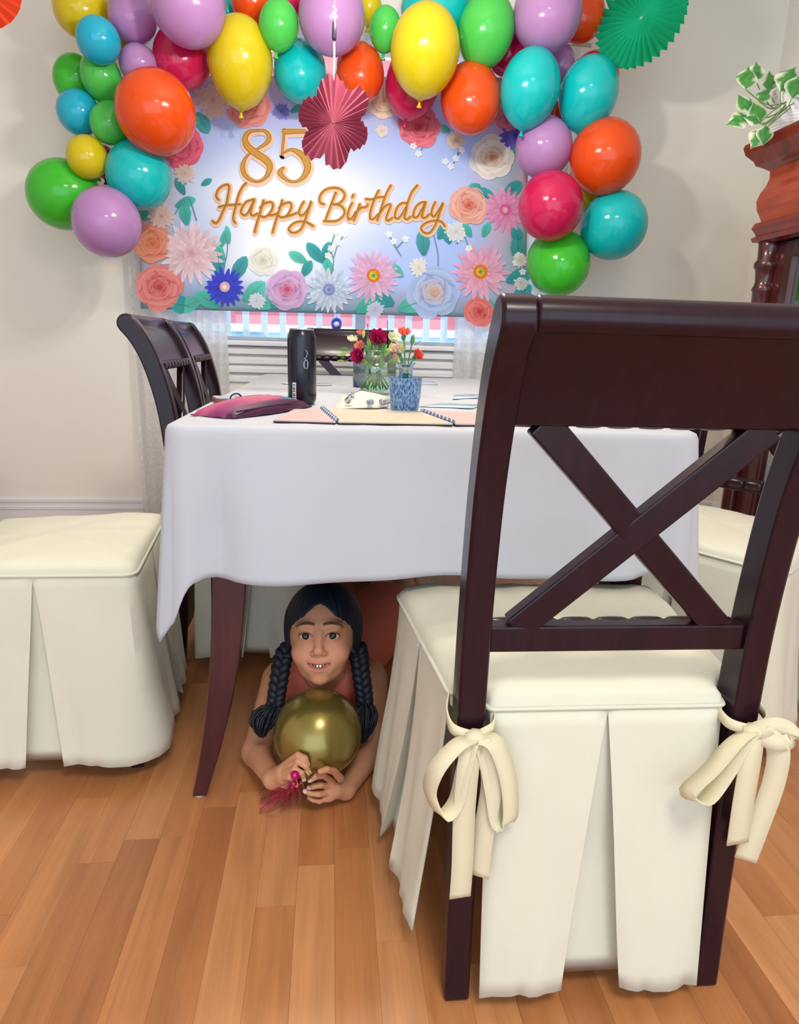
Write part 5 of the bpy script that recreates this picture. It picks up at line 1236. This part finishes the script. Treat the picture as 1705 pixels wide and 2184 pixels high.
def tail(pts, r, seed):
    b = MB(); rr = random.Random(seed); P = smoothpath(pts, 4)
    for k in range(46):
        a = rr.uniform(0, 2*PI); q = r*math.sqrt(rr.random()); path = []
        for i, p in enumerate(P):
            t = i/(len(P)-1); s_ = .35+1.0*math.sin(PI*min(1, t*1.15))**.8*.9
            path.append(Vector(p)+Vector((math.cos(a)*q*s_, math.sin(a)*q*s_*.8, rr.uniform(-.004, .004))))
        b.tube(path, [.003]*(len(path)-1)+[.0012], 5)
    o = b.build('braid_tail', M_HAIR, person, smooth=True); o['kind'] = 'stuff'; return o
bl_ = [hp(-.072, .018, -.030), A(604, 1402, 1.285), A(597, 1440, 1.265), A(591, 1478, 1.245), A(588, 1502, 1.235)]
brr = [hp(.072, .018, -.030), A(767, 1405, 1.285), A(771, 1440, 1.265), A(776, 1475, 1.245), A(778, 1500, 1.235)]
braid(bl_, .0185); braid(brr, .0185)
tail([A(586, 1502, 1.235), A(570, 1520, 1.225), A(562, 1545, 1.215), A(560, 1568, 1.215)], .024, 1); tail([A(779, 1500, 1.235), A(778, 1520, 1.225), A(776, 1550, 1.215), A(774, 1580, 1.215)], .022, 2)
for p in (A(586, 1503, 1.235), A(779, 1502, 1.235)): MB().lathe([(.008, -.004), (.011, 0), (.008, .004)], 14, p, (0, .2, 1)).build('hair_tie', mat('tie_dark', '#101a30', .6), person, smooth=True)
# coral top and skirt
d = Field(axis_grid([(-.19, .16, .0028), (.16, .30, .006)]), axis_grid([(1.24, 1.5, .0028), (1.5, 2.05, .008)]), axis_grid([(0, .24, .003)]))
d.cone((-.012, 1.375, .148), (.03, 1.50, .125), .079, .088, .02); d.cone((.03, 1.50, .125), (.15, 1.80, .098), .088, .094, .03); d.cone((-.088, 1.365, .158), (.066, 1.365, .155), .049, .049, .03); d.ell((.17, 1.86, .092), (.115, .15, .088), .03)
nk = A(692, 1432, 1.30); d.ell((nk[0], 1.30, .208), (.052, .075, .052), .006, 'cut')
for sx, cx in ((-1, -.150), (1, .128)): d.ell((cx, 1.34, .15), (.030, .06, .06), .006, 'cut')
d.D = np.maximum(d.D, -(d.zs[None, None, :]-.002).astype(np.float32))
Vd, Fd = surface_nets(d.xs, d.ys, d.zs, d.D); M_CORAL = mat('coral_cotton', '#e07a6a', .8, bump=.15, bscale=350, var=.04, vscale=10)
np_mesh('top', Vd, Fd, M_CORAL, person)

# gold balloon and foil tassel in the hands
gb = MB(); GR = .0865; gcn = Vector(at(678, 1562, 1.166)); nk_ = (Vector(at(656, 1642, 1.072))-gcn); q = Vector((0, 0, -1)).rotation_difference(nk_.normalized())
gb.lathe([(r*GR*1.01, z*GR) for r, z in BP], 48); go_ = gb.build('balloon', mat('gold_balloon', '#8f8040', .27, metal=.7, coat=.5, coat_rough=.06), smooth=True); go_.location = gcn; go_.rotation_mode = 'QUATERNION'; go_.rotation_quaternion = q
tag(go_, 'metallic gold balloon held by the person under the table', 'balloon')
kb = MB(); kb.lathe([(.006, -1.1*GR), (.005, -1.12*GR-.006), (.011, -1.12*GR-.014), (0, -1.12*GR-.012)], 12); kb.build('knot', MATS['gold_balloon'], go_, smooth=True)
ts = thing('foil_tassel', 'magenta foil tassel dangling from the fingers onto the floor', 'tassel', at(636, 1664, 1.062)); M_FO = mat('magenta_foil', '#d01a7a', .2, metal=.7, coat=.4)
b = MB(); rr = random.Random(9); o0 = ts.location
for k in range(60):
    ex, ey = rr.uniform(552, 640), rr.uniform(1685, 1738); e = onz(ex, ey, .004+rr.random()*.004); mid = (Vector(o0)+e)/2+Vector((rr.uniform(-.012, .012), rr.uniform(-.012, .004), rr.uniform(-.006, .012)))
    pp = smoothpath([Vector((rr.uniform(-.006, .006), rr.uniform(-.004, .004), 0)), mid-Vector(o0), e-Vector(o0)], 6); ribbon(b, pp, (rr.uniform(-1, 1), rr.uniform(-1, 1), .3), .0016, 1)
b.build('foil_strands', M_FO, ts)['kind'] = 'stuff'
for x_, y_, r_ in ((630, 1653, .0085), (627, 1671, .0055)): MB().lathe([(r_*math.sin(PI*k/8), -r_*math.cos(PI*k/8)) for k in range(9)], 10, Vector(at(x_, y_, 1.052))-Vector(o0)).build('foil_ball', M_FO, ts)
